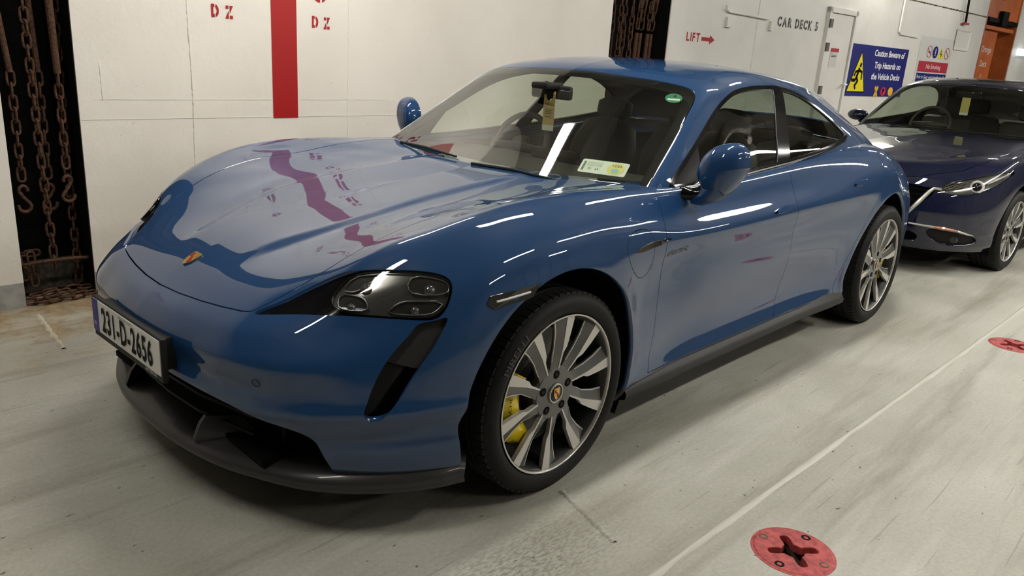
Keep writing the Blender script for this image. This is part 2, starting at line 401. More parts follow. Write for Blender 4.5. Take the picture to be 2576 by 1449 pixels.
def detail(G):
    """pressed-in shapes of the panels: bonnet creases, shoulder line, hollow behind the front wheel, door hollow"""
    X, Y, Z = G[..., 0], G[..., 1], G[..., 2]
    G = G.copy()
    top = smooth1(Z, .66, .74)*(1-smooth1(X, .35, .65))
    # power dome in the middle of the bonnet with a soft step, valley between dome and wing
    yc = .17+.13*smooth1(X, -.82, -.2)
    fade = smooth1(X, -.80, -.55)
    step = 1-smooth1(Y, yc-.034, yc+.034)
    G[..., 2] += top*fade*(.009*step-.005*np.exp(-((Y-yc-.10)/.09)**2))
    side = smooth1(Y, .80, .88)
    # shoulder crease along the doors
    zs = .795+.02*smooth1(X, 1.2, 2.6)
    a = smooth1(X, .42, .8)*(1-smooth1(X, 2.3, 2.75))
    G[..., 1] += side*a*(.006*np.exp(-((Z-zs)/.045)**2)-.011*np.exp(-((Z-zs+.10)/.07)**2))
    # scoop behind the front wheel around the charging flap
    b = smooth1(X, .30, .50)*(1-smooth1(X, .55, .95))
    G[..., 1] -= side*b*.022*np.exp(-((Z-.60)/.16)**2)
    # door lower hollow
    c = smooth1(X, .6, 1.0)*(1-smooth1(X, 2.0, 2.45))
    G[..., 1] -= side*c*.012*np.exp(-((Z-.40)/.09)**2)
    # undercut of the lower front corner below the air curtain
    f = (1-smooth1(X, -.42, -.30))*smooth1(Y, .42, .62)
    dn = np.exp(-((Z-.345-.09*(Y-.8))/.040)**2)-.55*np.exp(-((Z-.42-.09*(Y-.8))/.028)**2)
    G[..., 0] += f*.014*dn*(1-.5*smooth1(Y, .7, .95)); G[..., 1] -= f*.014*dn*smooth1(Y, .6, .9)
    # soft shelf under the nose edge
    g = (1-smooth1(X, -.62, -.50))*(1-smooth1(Y, .70, .80))
    G[..., 0] += g*.012*np.exp(-((Z-.475)/.040)**2)-g*.006*np.exp(-((Z-.560)/.030)**2)
    # flared lip round the wheel openings
    for cx, cz, r in ((.005, .352, .432), (2.90, .355, .430)):
        dd = np.hypot(X-cx, Z-cz)-r
        G[..., 1] += side*.005*np.exp(-(np.maximum(dd, 0)/.045)**2)
    return G
G = detail(G)
V, T = tri_grid(G)
N = vnormals(V, T)
mid = np.argmin(np.abs(V[:, 0]-1.5)+np.abs(V[:, 2]-.6)+np.abs(V[:, 1]-.93))
if N[mid, 1] < 0: T = T[:, ::-1]; N = -N
# keep the centreline normals in the middle plane so both halves shade as one skin
cl = np.abs(V[:, 1]) < 1e-6
N[cl, 1] = 0; N /= np.maximum(np.linalg.norm(N, axis=1, keepdims=True), 1e-9)
SK = TM(V, N, T)
SKV = V.copy(); SKN = N.copy()
def side_pt(x, z, off=0.0, left=True):
    m = np.where(SKV[:, 1] > .55)[0]
    i = m[np.argsort((SKV[m, 0]-x)**2+(SKV[m, 2]-z)**2)[:6]]
    w = 1/(1e-5+(SKV[i, 0]-x)**2+(SKV[i, 2]-z)**2); w /= w.sum()
    p = (SKV[i]*w[:, None]).sum(0); n = (SKN[i]*w[:, None]).sum(0); n /= np.linalg.norm(n)
    p = np.array([x, p[1], z])+n*off
    return (p*[1, -1, 1], n*[1, -1, 1]) if left else (p, n)
def front_pt(y, z, off=0.0, xmax=-.3):
    m = np.where(SKV[:, 0] < xmax)[0]; ya = abs(y)
    i = m[np.argsort((SKV[m, 1]-ya)**2+(SKV[m, 2]-z)**2)[:6]]
    w = 1/(1e-5+(SKV[i, 1]-ya)**2+(SKV[i, 2]-z)**2); w /= w.sum()
    p = (SKV[i]*w[:, None]).sum(0); n = (SKN[i]*w[:, None]).sum(0); n /= np.linalg.norm(n)
    p = np.array([p[0], ya, z])+n*off; s = -1 if y < 0 else 1
    return p*[1, s, 1], n*[1, s, 1]
def top_pt(x, y, off=0.0):
    m = np.where(SKV[:, 2] > .6)[0]; ya = abs(y)
    i = m[np.argsort((SKV[m, 1]-ya)**2+(SKV[m, 0]-x)**2)[:6]]
    w = 1/(1e-5+(SKV[i, 1]-ya)**2+(SKV[i, 0]-x)**2); w /= w.sum()
    p = (SKV[i]*w[:, None]).sum(0); n = (SKN[i]*w[:, None]).sum(0); n /= np.linalg.norm(n)
    p = np.array([x, ya, p[2]])+n*off; s = -1 if y < 0 else 1
    return p*[1, s, 1], n*[1, s, 1]

# --- outlines of openings and panels
GAPW = 0.0022
foot = [(.57, -.1), (.60, .40), (.70, .66), (.80, .765), (1.0, .80), (2.6, .785), (3.1, .70), (3.36, .45), (3.38, -.1)]
lamp = rpoly([(.450, .659), (.507, .698), (.548, .742), (.594, .778), (.630, .797), (.705, .813), (.793, .819), (.838, .812), (.868, .795), (.884, .762), (.890, .715), (.880, .692), (.852, .690), (.79, .692), (.703, .692), (.619, .686), (.526, .671)], 2)
curtain = rpoly([(.850, .684), (.880, .690), (.900, .704), (.902, .66), (.899, .62), (.890, .575), (.878, .530), (.866, .475), (.855, .432), (.842, .412), (.824, .408), (.812, .430), (.813, .475), (.820, .532), (.828, .586), (.836, .622), (.846, .655)], 2)
intake = rpoly([(-.2, .428), (.10, .428), (.25, .424), (.38, .416), (.50, .402), (.58, .386), (.65, .362), (.69, .330), (.712, .285), (.722, .235), (.724, .16), (-.2, .16)], 2)
bonnet = np.array([(-.886, -.3), (-.886, 0), (-.880, .128), (-.866, .244), (-.848, .346), (-.830, .425), (-.818, .452), (-.80, .466), (-.747, .490), (-.679, .520), (-.605, .547), (-.52, .570), (-.42, .590), (-.32, .606), (-.24, .616), (0, .64), (.3, .675), (.50, .71), (.60, .70), (.60, .3), (.60, -.3)])
FW = (0.005, .352, .432); RW = (2.90, .355, .430)
door_f = np.array([(.632, 1.2), (.630, .975), (.606, .92), (.590, .86), (.584, .79), (.588, .72), (.602, .60), (.606, .45), (.596, .33), (.585, .262), (1.69, .262), (1.725, .30), (1.745, .38), (1.735, .49), (1.705, .62), (1.692, .74), (1.690, .82), (1.697, .885), (1.70, .95), (1.70, 1.2)])
door_r = np.array([(1.70, 1.2), (1.70, .95), (1.697, .885), (1.690, .82), (1.692, .74), (1.705, .62), (1.735, .49), (1.745, .38), (1.725, .30), (1.69, .262), (2.36, .262), (2.41, .40), (2.48, .56), (2.56, .68), (2.66, .80), (2.735, .90), (2.76, 1.2)])
flap = rpoly([(.322, .775), (.322, .825), (.36, .852), (.43, .860), (.49, .843), (.502, .78), (.502, .715), (.480, .682), (.425, .676), (.365, .715)], 2)
def arch_val(P): return np.minimum(np.hypot(P.V[:, 0]-FW[0], P.V[:, 2]-FW[1])-FW[2], np.hypot(P.V[:, 0]-RW[0], P.V[:, 2]-RW[1])-RW[2])
X_ = lambda P: P.V[:, 0]; Y_ = lambda P: P.V[:, 1]; Z_ = lambda P: P.V[:, 2]
def cutpoly(P, poly, a, b, mask=None, gap=0.0):
    """-> (inside, outside) of a panel line, leaving a shut gap of 2*gap"""
    v = poly_sd(poly, P.V[:, a], P.V[:, b])
    if mask is not None: v = np.where(mask(P), v, -1.0)
    if gap <= 0: return P.cut(v)
    ins, _ = P.cut(v-gap)
    v2 = np.where(v < -.5, -1.0, v)
    _, out = P.cut(v2+gap)
    return ins, out
_, B = cutpoly(SK, foot, 0, 1, lambda P: Z_(P) > .9)
B, _ = B.cut(arch_val(B))
frontm = lambda P: X_(P) < -.25
LAMP, B = cutpoly(B, lamp, 1, 2, frontm)
CURT, B = cutpoly(B, curtain, 1, 2, frontm)
INTK, B = cutpoly(B, intake, 1, 2, frontm)
# black sill / lower lip along the bottom edge
def sillz(P): return P.V[:, 2]-(.228+.03*smooth1(P.V[:, 0], .2, .7)-.0*P.V[:, 0])
B, SILL = B.cut(sillz(B))
BON, B = cutpoly(B, bonnet, 0, 1, lambda P: Z_(P) > .55, GAPW)
DF, B = cutpoly(B, door_f, 0, 2, lambda P: Y_(P) > .70, GAPW*.8)
DR, B = cutpoly(B, door_r, 0, 2, lambda P: Y_(P) > .70, GAPW*.8)
FLAP, B = cutpoly(B, flap, 0, 2, lambda P: (Y_(P) > .70) & (X_(P) > .2) & (X_(P) < .6), GAPW*.7)
# bumper / wing line from the headlight corner to the arch; tail bumper cut
def bump_val(P):
    x, y, z = P.V.T
    line = .733+.02*(x+.45)
    v = np.where(x < -.1, line-z, -1.0)                       # below the line
    v2 = np.where((x < -.1) & (y < .62), .05, v)              # nose between the lamps
    v = np.where(y < .60, np.maximum(v, .62-y), v)
    return np.where(x > -.1, -(x+.1)-.0, v)
BUMP, B = B.cut(bump_val(B))
BUMPR, B = B.cut(np.where(X_(B) > 2.9, np.minimum(.80-Z_(B), X_(B)-3.32), 2.9-3.32))
WING, QUART = B.cut(1.5-X_(B))
BOOT, QUART = QUART.cut(np.minimum(X_(QUART)-3.32, .66-Y_(QUART)))

BON.join(BON.mirror()).obj('bonnet', M_BLUE, car, .012)
bumper_o = BUMP.join(BUMP.mirror()).obj('front_bumper', M_BLUE, car, .022)
BUMPR.join(BUMPR.mirror()).obj('rear_bumper', M_BLUE, car, .012)
BOOT.join(BOOT.mirror()).obj('boot_lid', M_BLUE, car, .012)
SIDES = {}
for sgn in (-1, 1):
    f = (lambda P: P.mirror()) if sgn < 0 else (lambda P: P)
    SIDES[sgn] = dict(
        wing=f(WING).obj('front_wing', M_BLUE, car, .02),
        doorf=f(DF).obj('front_door', M_BLUE, car, .012),
        doorr=f(DR).obj('rear_door', M_BLUE, car, .012),
        quart=f(QUART).obj('rear_wing', M_BLUE, car, .02),
        sill=f(SILL).obj('side_sill', M_SPLIT, car, .02))
    SIDES[sgn]['flap'] = f(FLAP).obj('charging_flap', M_BLUE, SIDES[sgn]['wing'], .008)
# dark structure behind every gap
inner = SK
_, inner = cutpoly(inner, foot, 0, 1, lambda P: Z_(P) > .9)
inner, _ = inner.cut(arch_val(inner)-.012)
_, inner = cutpoly(inner, rpoly([(.44, .65), (.6, .83), (.86, .83), (.91, .70), (.91, .6), (.86, .36), (.77, .36), (.78, .65)], 1), 1, 2, frontm)
_, inner = cutpoly(inner, intake, 1, 2, frontm)
inner = inner.offset(-.013)
inner.join(inner.mirror()).obj('inner_shell', M_GAP, car, 0)
# --- cabin surface
CAB = [
 [(.35,0,.84),(.50,0,.950),(.79,0,1.162),(1.10,0,1.362),(1.35,0,1.416),(1.7,0,1.440),(2.05,0,1.428),(2.4,0,1.398),(2.75,0,1.335),(3.1,0,1.24),(3.42,0,1.10),(3.7,0,.95)],
 [(.38,.42,.845),(.525,.42,.952),(.815,.39,1.158),(1.118,.36,1.355),(1.35,.36,1.406),(1.7,.37,1.428),(2.05,.37,1.415),(2.4,.36,1.384),(2.75,.34,1.32),(3.1,.32,1.218),(3.42,.32,1.08),(3.7,.32,.935)],
 [(.45,.735,.845),(.60,.725,.953),(.885,.66,1.146),(1.175,.59,1.337),(1.38,.575,1.379),(1.7,.575,1.400),(2.05,.57,1.384),(2.4,.56,1.348),(2.75,.54,1.28),(3.1,.52,1.165),(3.42,.52,1.035),(3.7,.52,.905)],
 [(.49,.825,.848),(.632,.802,.953),(.920,.738,1.140),(1.212,.668,1.314),(1.42,.634,1.352),(1.72,.630,1.370),(2.05,.625,1.353),(2.4,.615,1.310),(2.75,.605,1.222),(3.1,.635,1.108),(3.42,.62,.985),(3.7,.62,.88)],
 [(.58,.835,.85),(.72,.828,.95),(1.01,.765,1.125),(1.30,.700,1.272),(1.48,.678,1.305),(1.74,.672,1.325),(2.05,.670,1.312),(2.4,.675,1.258),(2.75,.69,1.165),(3.1,.72,1.045),(3.42,.70,.93),(3.7,.68,.85)],
 [(.70,.85,.85),(.80,.85,.93),(1.08,.815,1.045),(1.36,.78,1.12),(1.5,.768,1.15),(1.75,.762,1.165),(2.05,.762,1.165),(2.4,.765,1.145),(2.75,.775,1.075),(3.1,.785,.965),(3.42,.76,.88),(3.7,.72,.80)],
 [(.80,.858,.85),(.90,.856,.90),(1.12,.848,.95),(1.38,.846,.975),(1.52,.845,.985),(1.76,.845,1.0),(2.05,.843,1.015),(2.4,.838,1.02),(2.75,.835,.98),(3.1,.83,.92),(3.42,.79,.83),(3.7,.74,.76)],
 [(.80,.862,.84),(.90,.862,.85),(1.12,.86,.86),(1.38,.86,.86),(1.52,.86,.86),(1.76,.86,.86),(2.05,.86,.86),(2.4,.86,.86),(2.75,.845,.86),(3.1,.835,.84),(3.42,.795,.80),(3.7,.745,.74)],
]
GC = np.swapaxes(np.array(CAB), 0, 1)
GC = surf(GC, 0.011, 0.009)
V, T = tri_grid(GC)
N = vnormals(V, T)
mid = np.argmin(np.abs(V[:, 0]-1.7)+np.abs(V[:, 1])+np.abs(V[:, 2]-1.43))
if N[mid, 2] < 0: T = T[:, ::-1]; N = -N
cl = np.abs(V[:, 1]) < 1e-6; N[cl, 1] = 0; N /= np.maximum(np.linalg.norm(N, axis=1, keepdims=True), 1e-9)
CS = TM(V, N, T); CSV, CSN = V.copy(), N.copy()
def cab_pt(a, b, ax, off=0.0, cond=None):
    """point of the cabin skin: a, b given along axes ax=(i,j)"""
    i0, j0 = ax; k0 = 3-i0-j0
    m = np.where(cond(CSV))[0] if cond else np.arange(len(CSV))
    s = 1
    A = abs(a) if i0 == 1 else a; Bv = abs(b) if j0 == 1 else b
    if (i0 == 1 and a < 0) or (j0 == 1 and b < 0): s = -1
    d = (CSV[m, i0]-A)**2+(CSV[m, j0]-Bv)**2
    o = np.argsort(d)[:6]; w = 1/(1e-5+d[o]); w /= w.sum(); i = m[o]
    n = (CSN[i]*w[:, None]).sum(0); n /= np.linalg.norm(n)
    p = np.zeros(3); p[i0] = A; p[j0] = Bv; p[k0] = (CSV[i, k0]*w).sum()
    return (p+n*off)*[1, s, 1], n*[1, s, 1]
frontc = lambda P: (X_(P) < 1.32) & (X_(P) < .60+1.75*(Z_(P)-.92)) | (Y_(P) < .3) & (X_(P) < 1.25)
def scr_outer(P): return X_(P) < 1.30
# windscreen outline (seen along the car): the header line dips towards the corners
wsp = [(-.3, .80), (.84, .80), (.802, .945), (.781, .994), (.755, 1.061), (.728, 1.131), (.700, 1.206), (.675, 1.268), (.660, 1.292), (.642, 1.310), (.61, 1.325), (.56, 1.336), (.473, 1.346), (.31, 1.357), (.092, 1.366), (-.3, 1.368)]
_t = CS
wsp = [tuple(q_) for q_ in rpoly(wsp, 2)]
WS, _t = cutpoly(_t, wsp, 1, 2, scr_outer, .0012)
wsin = [(-.3, .90), (.775, .935), (.745, 1.0), (.672, 1.19), (.640, 1.262), (.615, 1.290), (.55, 1.312), (.36, 1.330), (.18, 1.339), (-.3, 1.341)]
# rear screen
bs = [(2.62, -.3), (2.60, 0), (2.60, .30), (2.62, .42), (2.70, .47), (3.0, .48), (3.25, .48), (3.32, .36), (3.34, 0), (3.34, -.3)]
BS, _t = cutpoly(_t, bs, 0, 1, lambda P: Z_(P) > 1.0, .0015)
# side glass opening (seen from the side)
dlo = [(.725, .957), (.785, 1.003), (.872, 1.052), (1.02, 1.135), (1.19, 1.236), (1.32, 1.293), (1.455, 1.327), (1.62, 1.346), (1.818, 1.351), (1.973, 1.343), (2.112, 1.321), (2.25, 1.280), (2.37, 1.228), (2.475, 1.168), (2.545, 1.118), (2.535, 1.094), (2.463, 1.078), (2.30, 1.056), (2.05, 1.029), (1.75, 1.005), (1.485, .990), (1.249, .974), (1.002, .963), (.825, .957)]
dlo = rpoly(dlo, 2)
sidem = lambda P: (Y_(P) > .6) & (X_(P) > .66)
SG, ROOF = cutpoly(_t, dlo, 0, 2, sidem, 0)
TRIM, ROOF = cutpoly(ROOF, (lambda c: np.stack([(dlo[:, 0]-c[0])*1.0+c[0], dlo[:, 1]], 1))(dlo.mean(0)), 0, 2, lambda P: X_(P) < -9, 0)
ROOF, _low = ROOF.cut(Z_(ROOF)-.93)
ROOF.join(ROOF.mirror()).obj('roof_and_pillars', M_BLUE, car, .010)
WSg = WS.join(WS.mirror())
ws_o = WSg.offset(.001).obj('windscreen', M_GLASS, car, 0)
BSg = BS.join(BS.mirror()); bs_o = BSg.obj('rear_screen', M_SGLASS, car, 0)
# black ceramic border inside the windscreen
_in, _out = cutpoly(WS, rpoly(wsin, 2), 1, 2)
_out.offset(-.004).join(_out.offset(-.004).mirror()).obj('windscreen_border', MATS.get('sail_plastic') or mat('sail_plastic', (.006, .006, .006, 1), rough=.35, spec=.05), ws_o, 0)
# dark roof lining
rl = ROOF.cut(Z_(ROOF)-1.0)[0].offset(-.02)
rl.join(rl.mirror()).obj('headlining', M_LEATHER, car, 0)
def offset_poly(P, d):
    P = np.asarray(P, float); a = np.roll(P, 1, 0); b = np.roll(P, -1, 0); t = b-a; t /= np.maximum(np.linalg.norm(t, axis=1, keepdims=True), 1e-9)
    n = np.stack([t[:, 1], -t[:, 0]], 1)
    area = 0.5*np.sum(P[:, 0]*np.roll(P[:, 1], -1)-np.roll(P[:, 0], -1)*P[:, 1])
    return P+n*d*(1 if area > 0 else -1)
# pillar strip between the doors and the window frame in gloss black
bp = [(1.880, 1.42), (1.585, .94), (1.712, .94), (1.975, 1.42)]
PIL, SG2 = cutpoly(SG, bp, 0, 2, sidem)
for sgn in (-1, 1):
    f = (lambda P: P.mirror()) if sgn < 0 else (lambda P: P)
    gf, gr = SG2.cut(1.65+.62*(Z_(SG2)-1.0)*1.0+.0-X_(SG2))
    gfr, gfi = gf.cut(.016-poly_sd(dlo, X_(gf), Z_(gf)))
    grr, gri = gr.cut(.016-poly_sd(dlo, X_(gr), Z_(gr)))
    gfi, sail = gfi.cut(X_(gfi)-(.955+.45*(Z_(gfi)-1.0)))
    f(sail.offset(.002)).obj('mirror_sail', mat('sail_plastic', (.006, .006, .006, 1), rough=.35, spec=.05), SIDES[sgn]['doorf'], .01)
    f(gfi.offset(-.004)).obj('window_glass', M_SGLASS, SIDES[sgn]['doorf'], 0)
    f(gri.offset(-.004)).obj('window_glass', M_SGLASS, SIDES[sgn]['doorr'], 0)
    fr = gfr.join(grr)
    f(fr.offset(.001)).obj('window_frame', M_BLACK, car, .012)
    f(PIL.offset(.002)).obj('door_pillar', M_BLACK, car, .006)
# ------------------------------------------------------------------ lettering
def text_shape(s, size=1.0, bold=0.0, sx=1.0, align='CENTER', shear=0.0, spacing=1.0):
    """flat outline of a text -> (2-D points, faces), baseline at v=0"""
    c = bpy.data.curves.new('t', 'FONT'); c.body = s; c.size = size; c.offset = bold*size; c.align_x = align; c.shear = shear
    c.space_character = spacing; c.resolution_u = 3; c.fill_mode = 'FRONT' if hasattr(c, 'fill_mode') else c.fill_mode
    o = bpy.data.objects.new('t', c); COL.objects.link(o)
    dg = bpy.context.evaluated_depsgraph_get(); me = o.evaluated_get(dg).to_mesh()
    P = [(v.co.x*sx, v.co.y) for v in me.vertices]; F = [tuple(p.vertices) for p in me.polygons]
    o.evaluated_get(dg).to_mesh_clear(); bpy.data.objects.remove(o); bpy.data.curves.remove(c)
    return P, F
def text_obj(name, s, fn, mat_, parent=None, size=1.0, bold=0.0, sx=1.0, align='CENTER', shear=0.0, spacing=1.0):
    P, F = text_shape(s, size, bold, sx, align, shear, spacing)
    o = meshobj(name, [fn(u, v) for u, v in P], F, mat_, parent, False)
    return o
def plane_fn(o, ux, vx, off=0.0):
    o = Vector(o); ux = Vector(ux); vx = Vector(vx); n = ux.cross(vx).normalized()
    return lambda u, v, h=0.0: o+ux*u+vx*v+n*(off+h)

def lobj(o, lab): o['label'] = lab; return o

# ------------------------------------------------------------------ crest (shield with gold field)
def crest(name, fn, s, parent):
    """fn(u,v,h) maps to the surface, s = height"""
    out = [(0, -.5), (.22, -.36), (.38, -.12), (.43, .18), (.40, .44), (.24, .49), (0, .46), (-.24, .49), (-.40, .44), (-.43, .18), (-.38, -.12), (-.22, -.36)]
    out = [tuple(p) for p in crclosed(out, 4)]
    mb = MB(); mb.prism([(u*s*.8, v*s) for u, v in out], 0, .004*s/.06, fn)
    o = mb.obj(name, M_GOLD, parent, False)
    r = MB(); h0, h1 = .0035*s/.06, .0048*s/.06
    for (a, b, c_, d) in [(-.34, .08, -.06, .36), (.06, -.32, .30, -.04)]:
        for k in range(3):
            x0 = a+(c_-a)*(k/3); x1 = x0+(c_-a)/6*1.0
            r.prism([(x0*s*.8, b*s), (x1*s*.8, b*s), (x1*s*.8, d*s), (x0*s*.8, d*s)], h0, h1, fn)
    r.prism([(u*s*.17, v*s*.22+.02*s) for u, v in out], h0, h1, fn)
    r.obj('crest_marking', M_RED, o, False)
    return o

# ------------------------------------------------------------------ wheels
def spoked_wheel(parent, cx, cy, cz, side, R=.352, W=.245, rot0=82.7, wlip=.277, caliper=180, yface=None):
    """side -1: outer face towards -y"""
    root = bpy.data.objects.new('wheel', None); COL.objects.link(root); root.parent = parent; root.location = (cx, cy, cz)
    s = side
    K = wlip/.277
    fn = lambda r, a, h: (r*math.cos(a), s*(-h), r*math.sin(a))       # h: depth inwards from the outer plane
    # tyre
    q0 = [(.262, .030), (.276, .010), (.290, -.004), (.312, -.010), (.330, -.004), (.343, .012), (.350, .030), (.352, .045)]
    prof = [(wlip-.015+(r-.262)/(.352-.262)*(R-wlip+.015), h) for r, h in q0]
    g = []
    x = .045
    while x < W-.045-1e-6:
        g += [(R, x), (R, x+.024), (R-.007, x+.026), (R-.007, x+.033), (R, x+.035)]; x += .035
    pr2 = prof+g[1:]+[(r, W-h) for r, h in reversed(prof)]
    mb = MB(); mb.lathe([(r, s*-h) for r, h in pr2], 96)
    ty = mb.obj('tyre', M_TYRE, root, True, 50)
    # tread blocks on the shoulders
    for (h0, h1) in ((.014, .046), (W-.046, W-.014)):
        tb = MB()
        for k in range(72):
            a = 2*PI*k/72
            p = [fn(R-.0035+.003*(1 if h0 > .05 else 1), a+.010, h0), fn(R+.0006, a+.010, (h0+h1)/2), fn(R+.0010, a+.012, h1), fn(R+.0010, a+.081, h1), fn(R+.0006, a+.080, (h0+h1)/2), fn(R-.0005, a+.080, h0)]
            q_ = [(x_*.97, y_, z_*.97) for x_, y_, z_ in p]
            n = len(tb.V); tb.add(p+q_, [(0, 1, 2, 3, 4, 5), (11, 10, 9, 8, 7, 6)]+[(i, i+6, (i+1) % 6+6, (i+1) % 6) for i in range(6)])
        tb.obj('tread_block_ring', M_TYRE, ty, False)
    P, F = text_shape('PIRELLI', .036, .012, 1.25)
    for base in ((140,) if s < 0 and R > .34 else ()):
        a0 = math.radians(base)
        mbt = MB(); mbt.add([fn(.303+v, a0-u/.31, -.0105+.0*v) for u, v in P], F)
        mbt.obj('tyre_lettering', mat('tyre_text', (.03, .03, .03, 1), rough=.4), ty, False)
    # rim
    rm = MB()
    rm.lathe([(wlip, s*-.004), (wlip+.001, s*-.000), (wlip-.002, s*.001), (wlip-.0045, s*-.0), (wlip-.0055, s*-.004), (wlip-.008, s*-.02)], 96)
    rim = rm.obj('rim', M_RIM, root, True, 60)
    bl = MB(); bl.lathe([(wlip-.008, s*-.010), (wlip-.013, s*-.014), (wlip-.022, s*-.05), (wlip-.030, s*-.10), (wlip-.022, s*-.19), (wlip-.010, s*-.22), (wlip-.004, s*-.225)], 72)
    bl.obj('rim_barrel', mat('dark_barrel', (.035, .035, .034, 1), rough=.4, metal=.5), rim, True, 50)
    y0 = .008
    def dep(r): return .020*max(0, 1-(r/.25))+y0
    for k in range(10):
        a0 = math.radians(rot0+36*k)
        sg = s if s > 0 else s
        d = -1 if s > 0 else 1
        def pt(r, deg, extra=0.0): return fn(r*K, a0+d*math.radians(deg), dep(r)+extra)
        # bright machined strip
        st = [(.270, -4.2, 4.0), (.215, -4.6, 3.4), (.165, -4.6, 2.4), (.142, -.6, 2.6), (.115, -.2, 3.2), (.086, 1.0, 4.4)]
        m = MB(); V_ = []
        for r, lo, hi in st: V_ += [pt(r, lo), pt(r, hi), pt(r, hi, .016), pt(r, lo, .016)]
        F_ = []
        for i in range(len(st)-1):
            for j in range(4): F_.append((i*4+j, i*4+(j+1) % 4, i*4+4+(j+1) % 4, i*4+4+j))
        F_ += [(0, 1, 2, 3), tuple(4*(len(st)-1)+j for j in (3, 2, 1, 0))]
        m.add(V_, F_)
        sp = m.obj('spoke', M_RIML, rim, True, 25)
        # grey painted blade beside it, sloping inwards
        gs = [(.268, 4.0, 14.2), (.215, 3.4, 12.5), (.165, 2.4, 12.5), (.142, 2.6, 15.0), (.115, 3.2, 19.5), (.088, 3.4, 28), (.070, 0, 36)]
        m = MB(); V_ = []
        for r, lo, hi in gs:
            e = .014*min(1, max(0, (r-.07)/.09))
            V_ += [pt(r, lo, .002), pt(r, hi, .003+e), pt(r, hi-1.5, .026+e*.4), pt(r, lo+1.5, .024)]
        F_ = []
        for i in range(len(gs)-1):
            for j in range(4): F_.append((i*4+j, i*4+(j+1) % 4, i*4+4+(j+1) % 4, i*4+4+j))
        F_ += [(0, 1, 2, 3), tuple(4*(len(gs)-1)+j for j in (3, 2, 1, 0))]
        m.add(V_, F_); bl_ = m.obj('spoke_blade', M_RIMG, rim, True, 25)
        m = MB(); V_ = []
        for r, lo, hi in gs[:5]:
            e = .014*min(1, max(0, (r-.07)/.09)); V_ += [pt(r, hi-.9, .001+e), pt(r, hi+.1, .0015+e), pt(r, hi+.2, .006+e)]
        m.add(V_, [(i*3+j, i*3+j+1, i*3+4+j, i*3+3+j) for i in range(4) for j in range(2)]); m.obj('spoke_edge', M_RIML, bl_, False)
    hb = MB(); hb.lathe([(.0, s*-.026), (.034, s*-.026), (.036, s*-.022), (.050, s*-.022), (.066, s*-.0215), (.090, s*-.0235), (.096, s*-.034), (.090, s*-.06)], 60)
    hb.obj('hub', M_RIMG, rim, True, 40)
    cpm = MB(); cpm.lathe([(0, s*-.0165), (.026, s*-.0165), (.029, s*-.0175)], 40)
    cap = cpm.obj('hub_cap', M_BLACK, root, True, 40)
    ring = MB(); ring.lathe([(.029, s*-.0185), (.030, s*-.015), (.0335, s*-.015), (.035, s*-.020)], 40); ring.obj('hub_cap_ring', M_RIM, cap, True, 40)
    if s < 0 and R > .34:
        crest('hub_crest', lambda u, v, h: (u, .0165-h, v), .042, cap)
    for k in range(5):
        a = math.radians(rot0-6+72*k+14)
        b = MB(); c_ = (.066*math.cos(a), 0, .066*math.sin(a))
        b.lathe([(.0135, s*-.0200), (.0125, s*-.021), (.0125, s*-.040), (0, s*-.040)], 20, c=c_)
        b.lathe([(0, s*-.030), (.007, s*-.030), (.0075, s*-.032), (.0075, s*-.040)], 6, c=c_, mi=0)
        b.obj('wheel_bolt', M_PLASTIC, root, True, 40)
        b = MB(); b.lathe([(0, s*-.0207), (.0150, s*-.0207)], 20, c=c_); b2_ = b.obj('bolt_hole_shade', M_DARK, rim, False)  # flat dark disc on the hub, painted-in shade so the bolt looks sunk
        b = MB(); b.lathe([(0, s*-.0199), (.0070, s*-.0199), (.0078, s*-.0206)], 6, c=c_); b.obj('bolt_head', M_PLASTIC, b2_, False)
    # brake disc and caliper
    dd = MB(); dd.lathe([(.07, s*-.100), (.09, s*-.092), (.110, s*-.092), (.112, s*-.100), (.205*K, s*-.100), (.205*K, s*-.135), (.112, s*-.135)], 72)
    disc = dd.obj('brake_disc', M_DISC, root, True, 40)
    cal = MB(); ca = math.radians(caliper); w = math.radians(40)
    n = 14; G_ = []
    for i in range(n+1):
        a = ca-w+2*w*i/n; t = abs(i/n-.5)*2
        rin = (.128+.03*max(0, t-.55))*K; rout = (.228-.02*max(0, t-.75)/.25)*K
        bump = .010*math.cos(i*2*PI/7*1.0)
        G_.append([fn(rin, a, .104), fn(rin, a, .066), fn((rin+rout)/2-.02, a, .044-bump*.5), fn((rin+rout)/2+.025, a, .044-bump*.5), fn(rout, a, .058), fn(rout, a, .150), fn(rout-.03, a, .155)])
    cal.grid(G_); cal.add(G_[0], [tuple(range(7))]); cal.add(G_[-1], [tuple(range(6, -1, -1))])
    co = cal.obj('brake_caliper', M_YEL if R > .34 else M_DISC, root, True, 50)
    if s < 0 and R > .34:
        P, F = text_shape('PORSCHE', .026, .0, 1.1)
        mt = MB(); mt.add([fn(.192+v*.7, ca-u/.2, .0385) for u, v in P], F); mt.obj('caliper_lettering', M_INK, co, False)
    return root
WH = []
for (x, yo, zc, Wd, cal) in ((0, .966, .352, .245, 188), (2.9, .983, .354, .275, 5)):
    for s in (-1, 1):
        w = spoked_wheel(car, x, s*yo, zc, s, .352 if x < 1 else .354, Wd, 82.7 if x < 1 else 80.6, .277, cal)
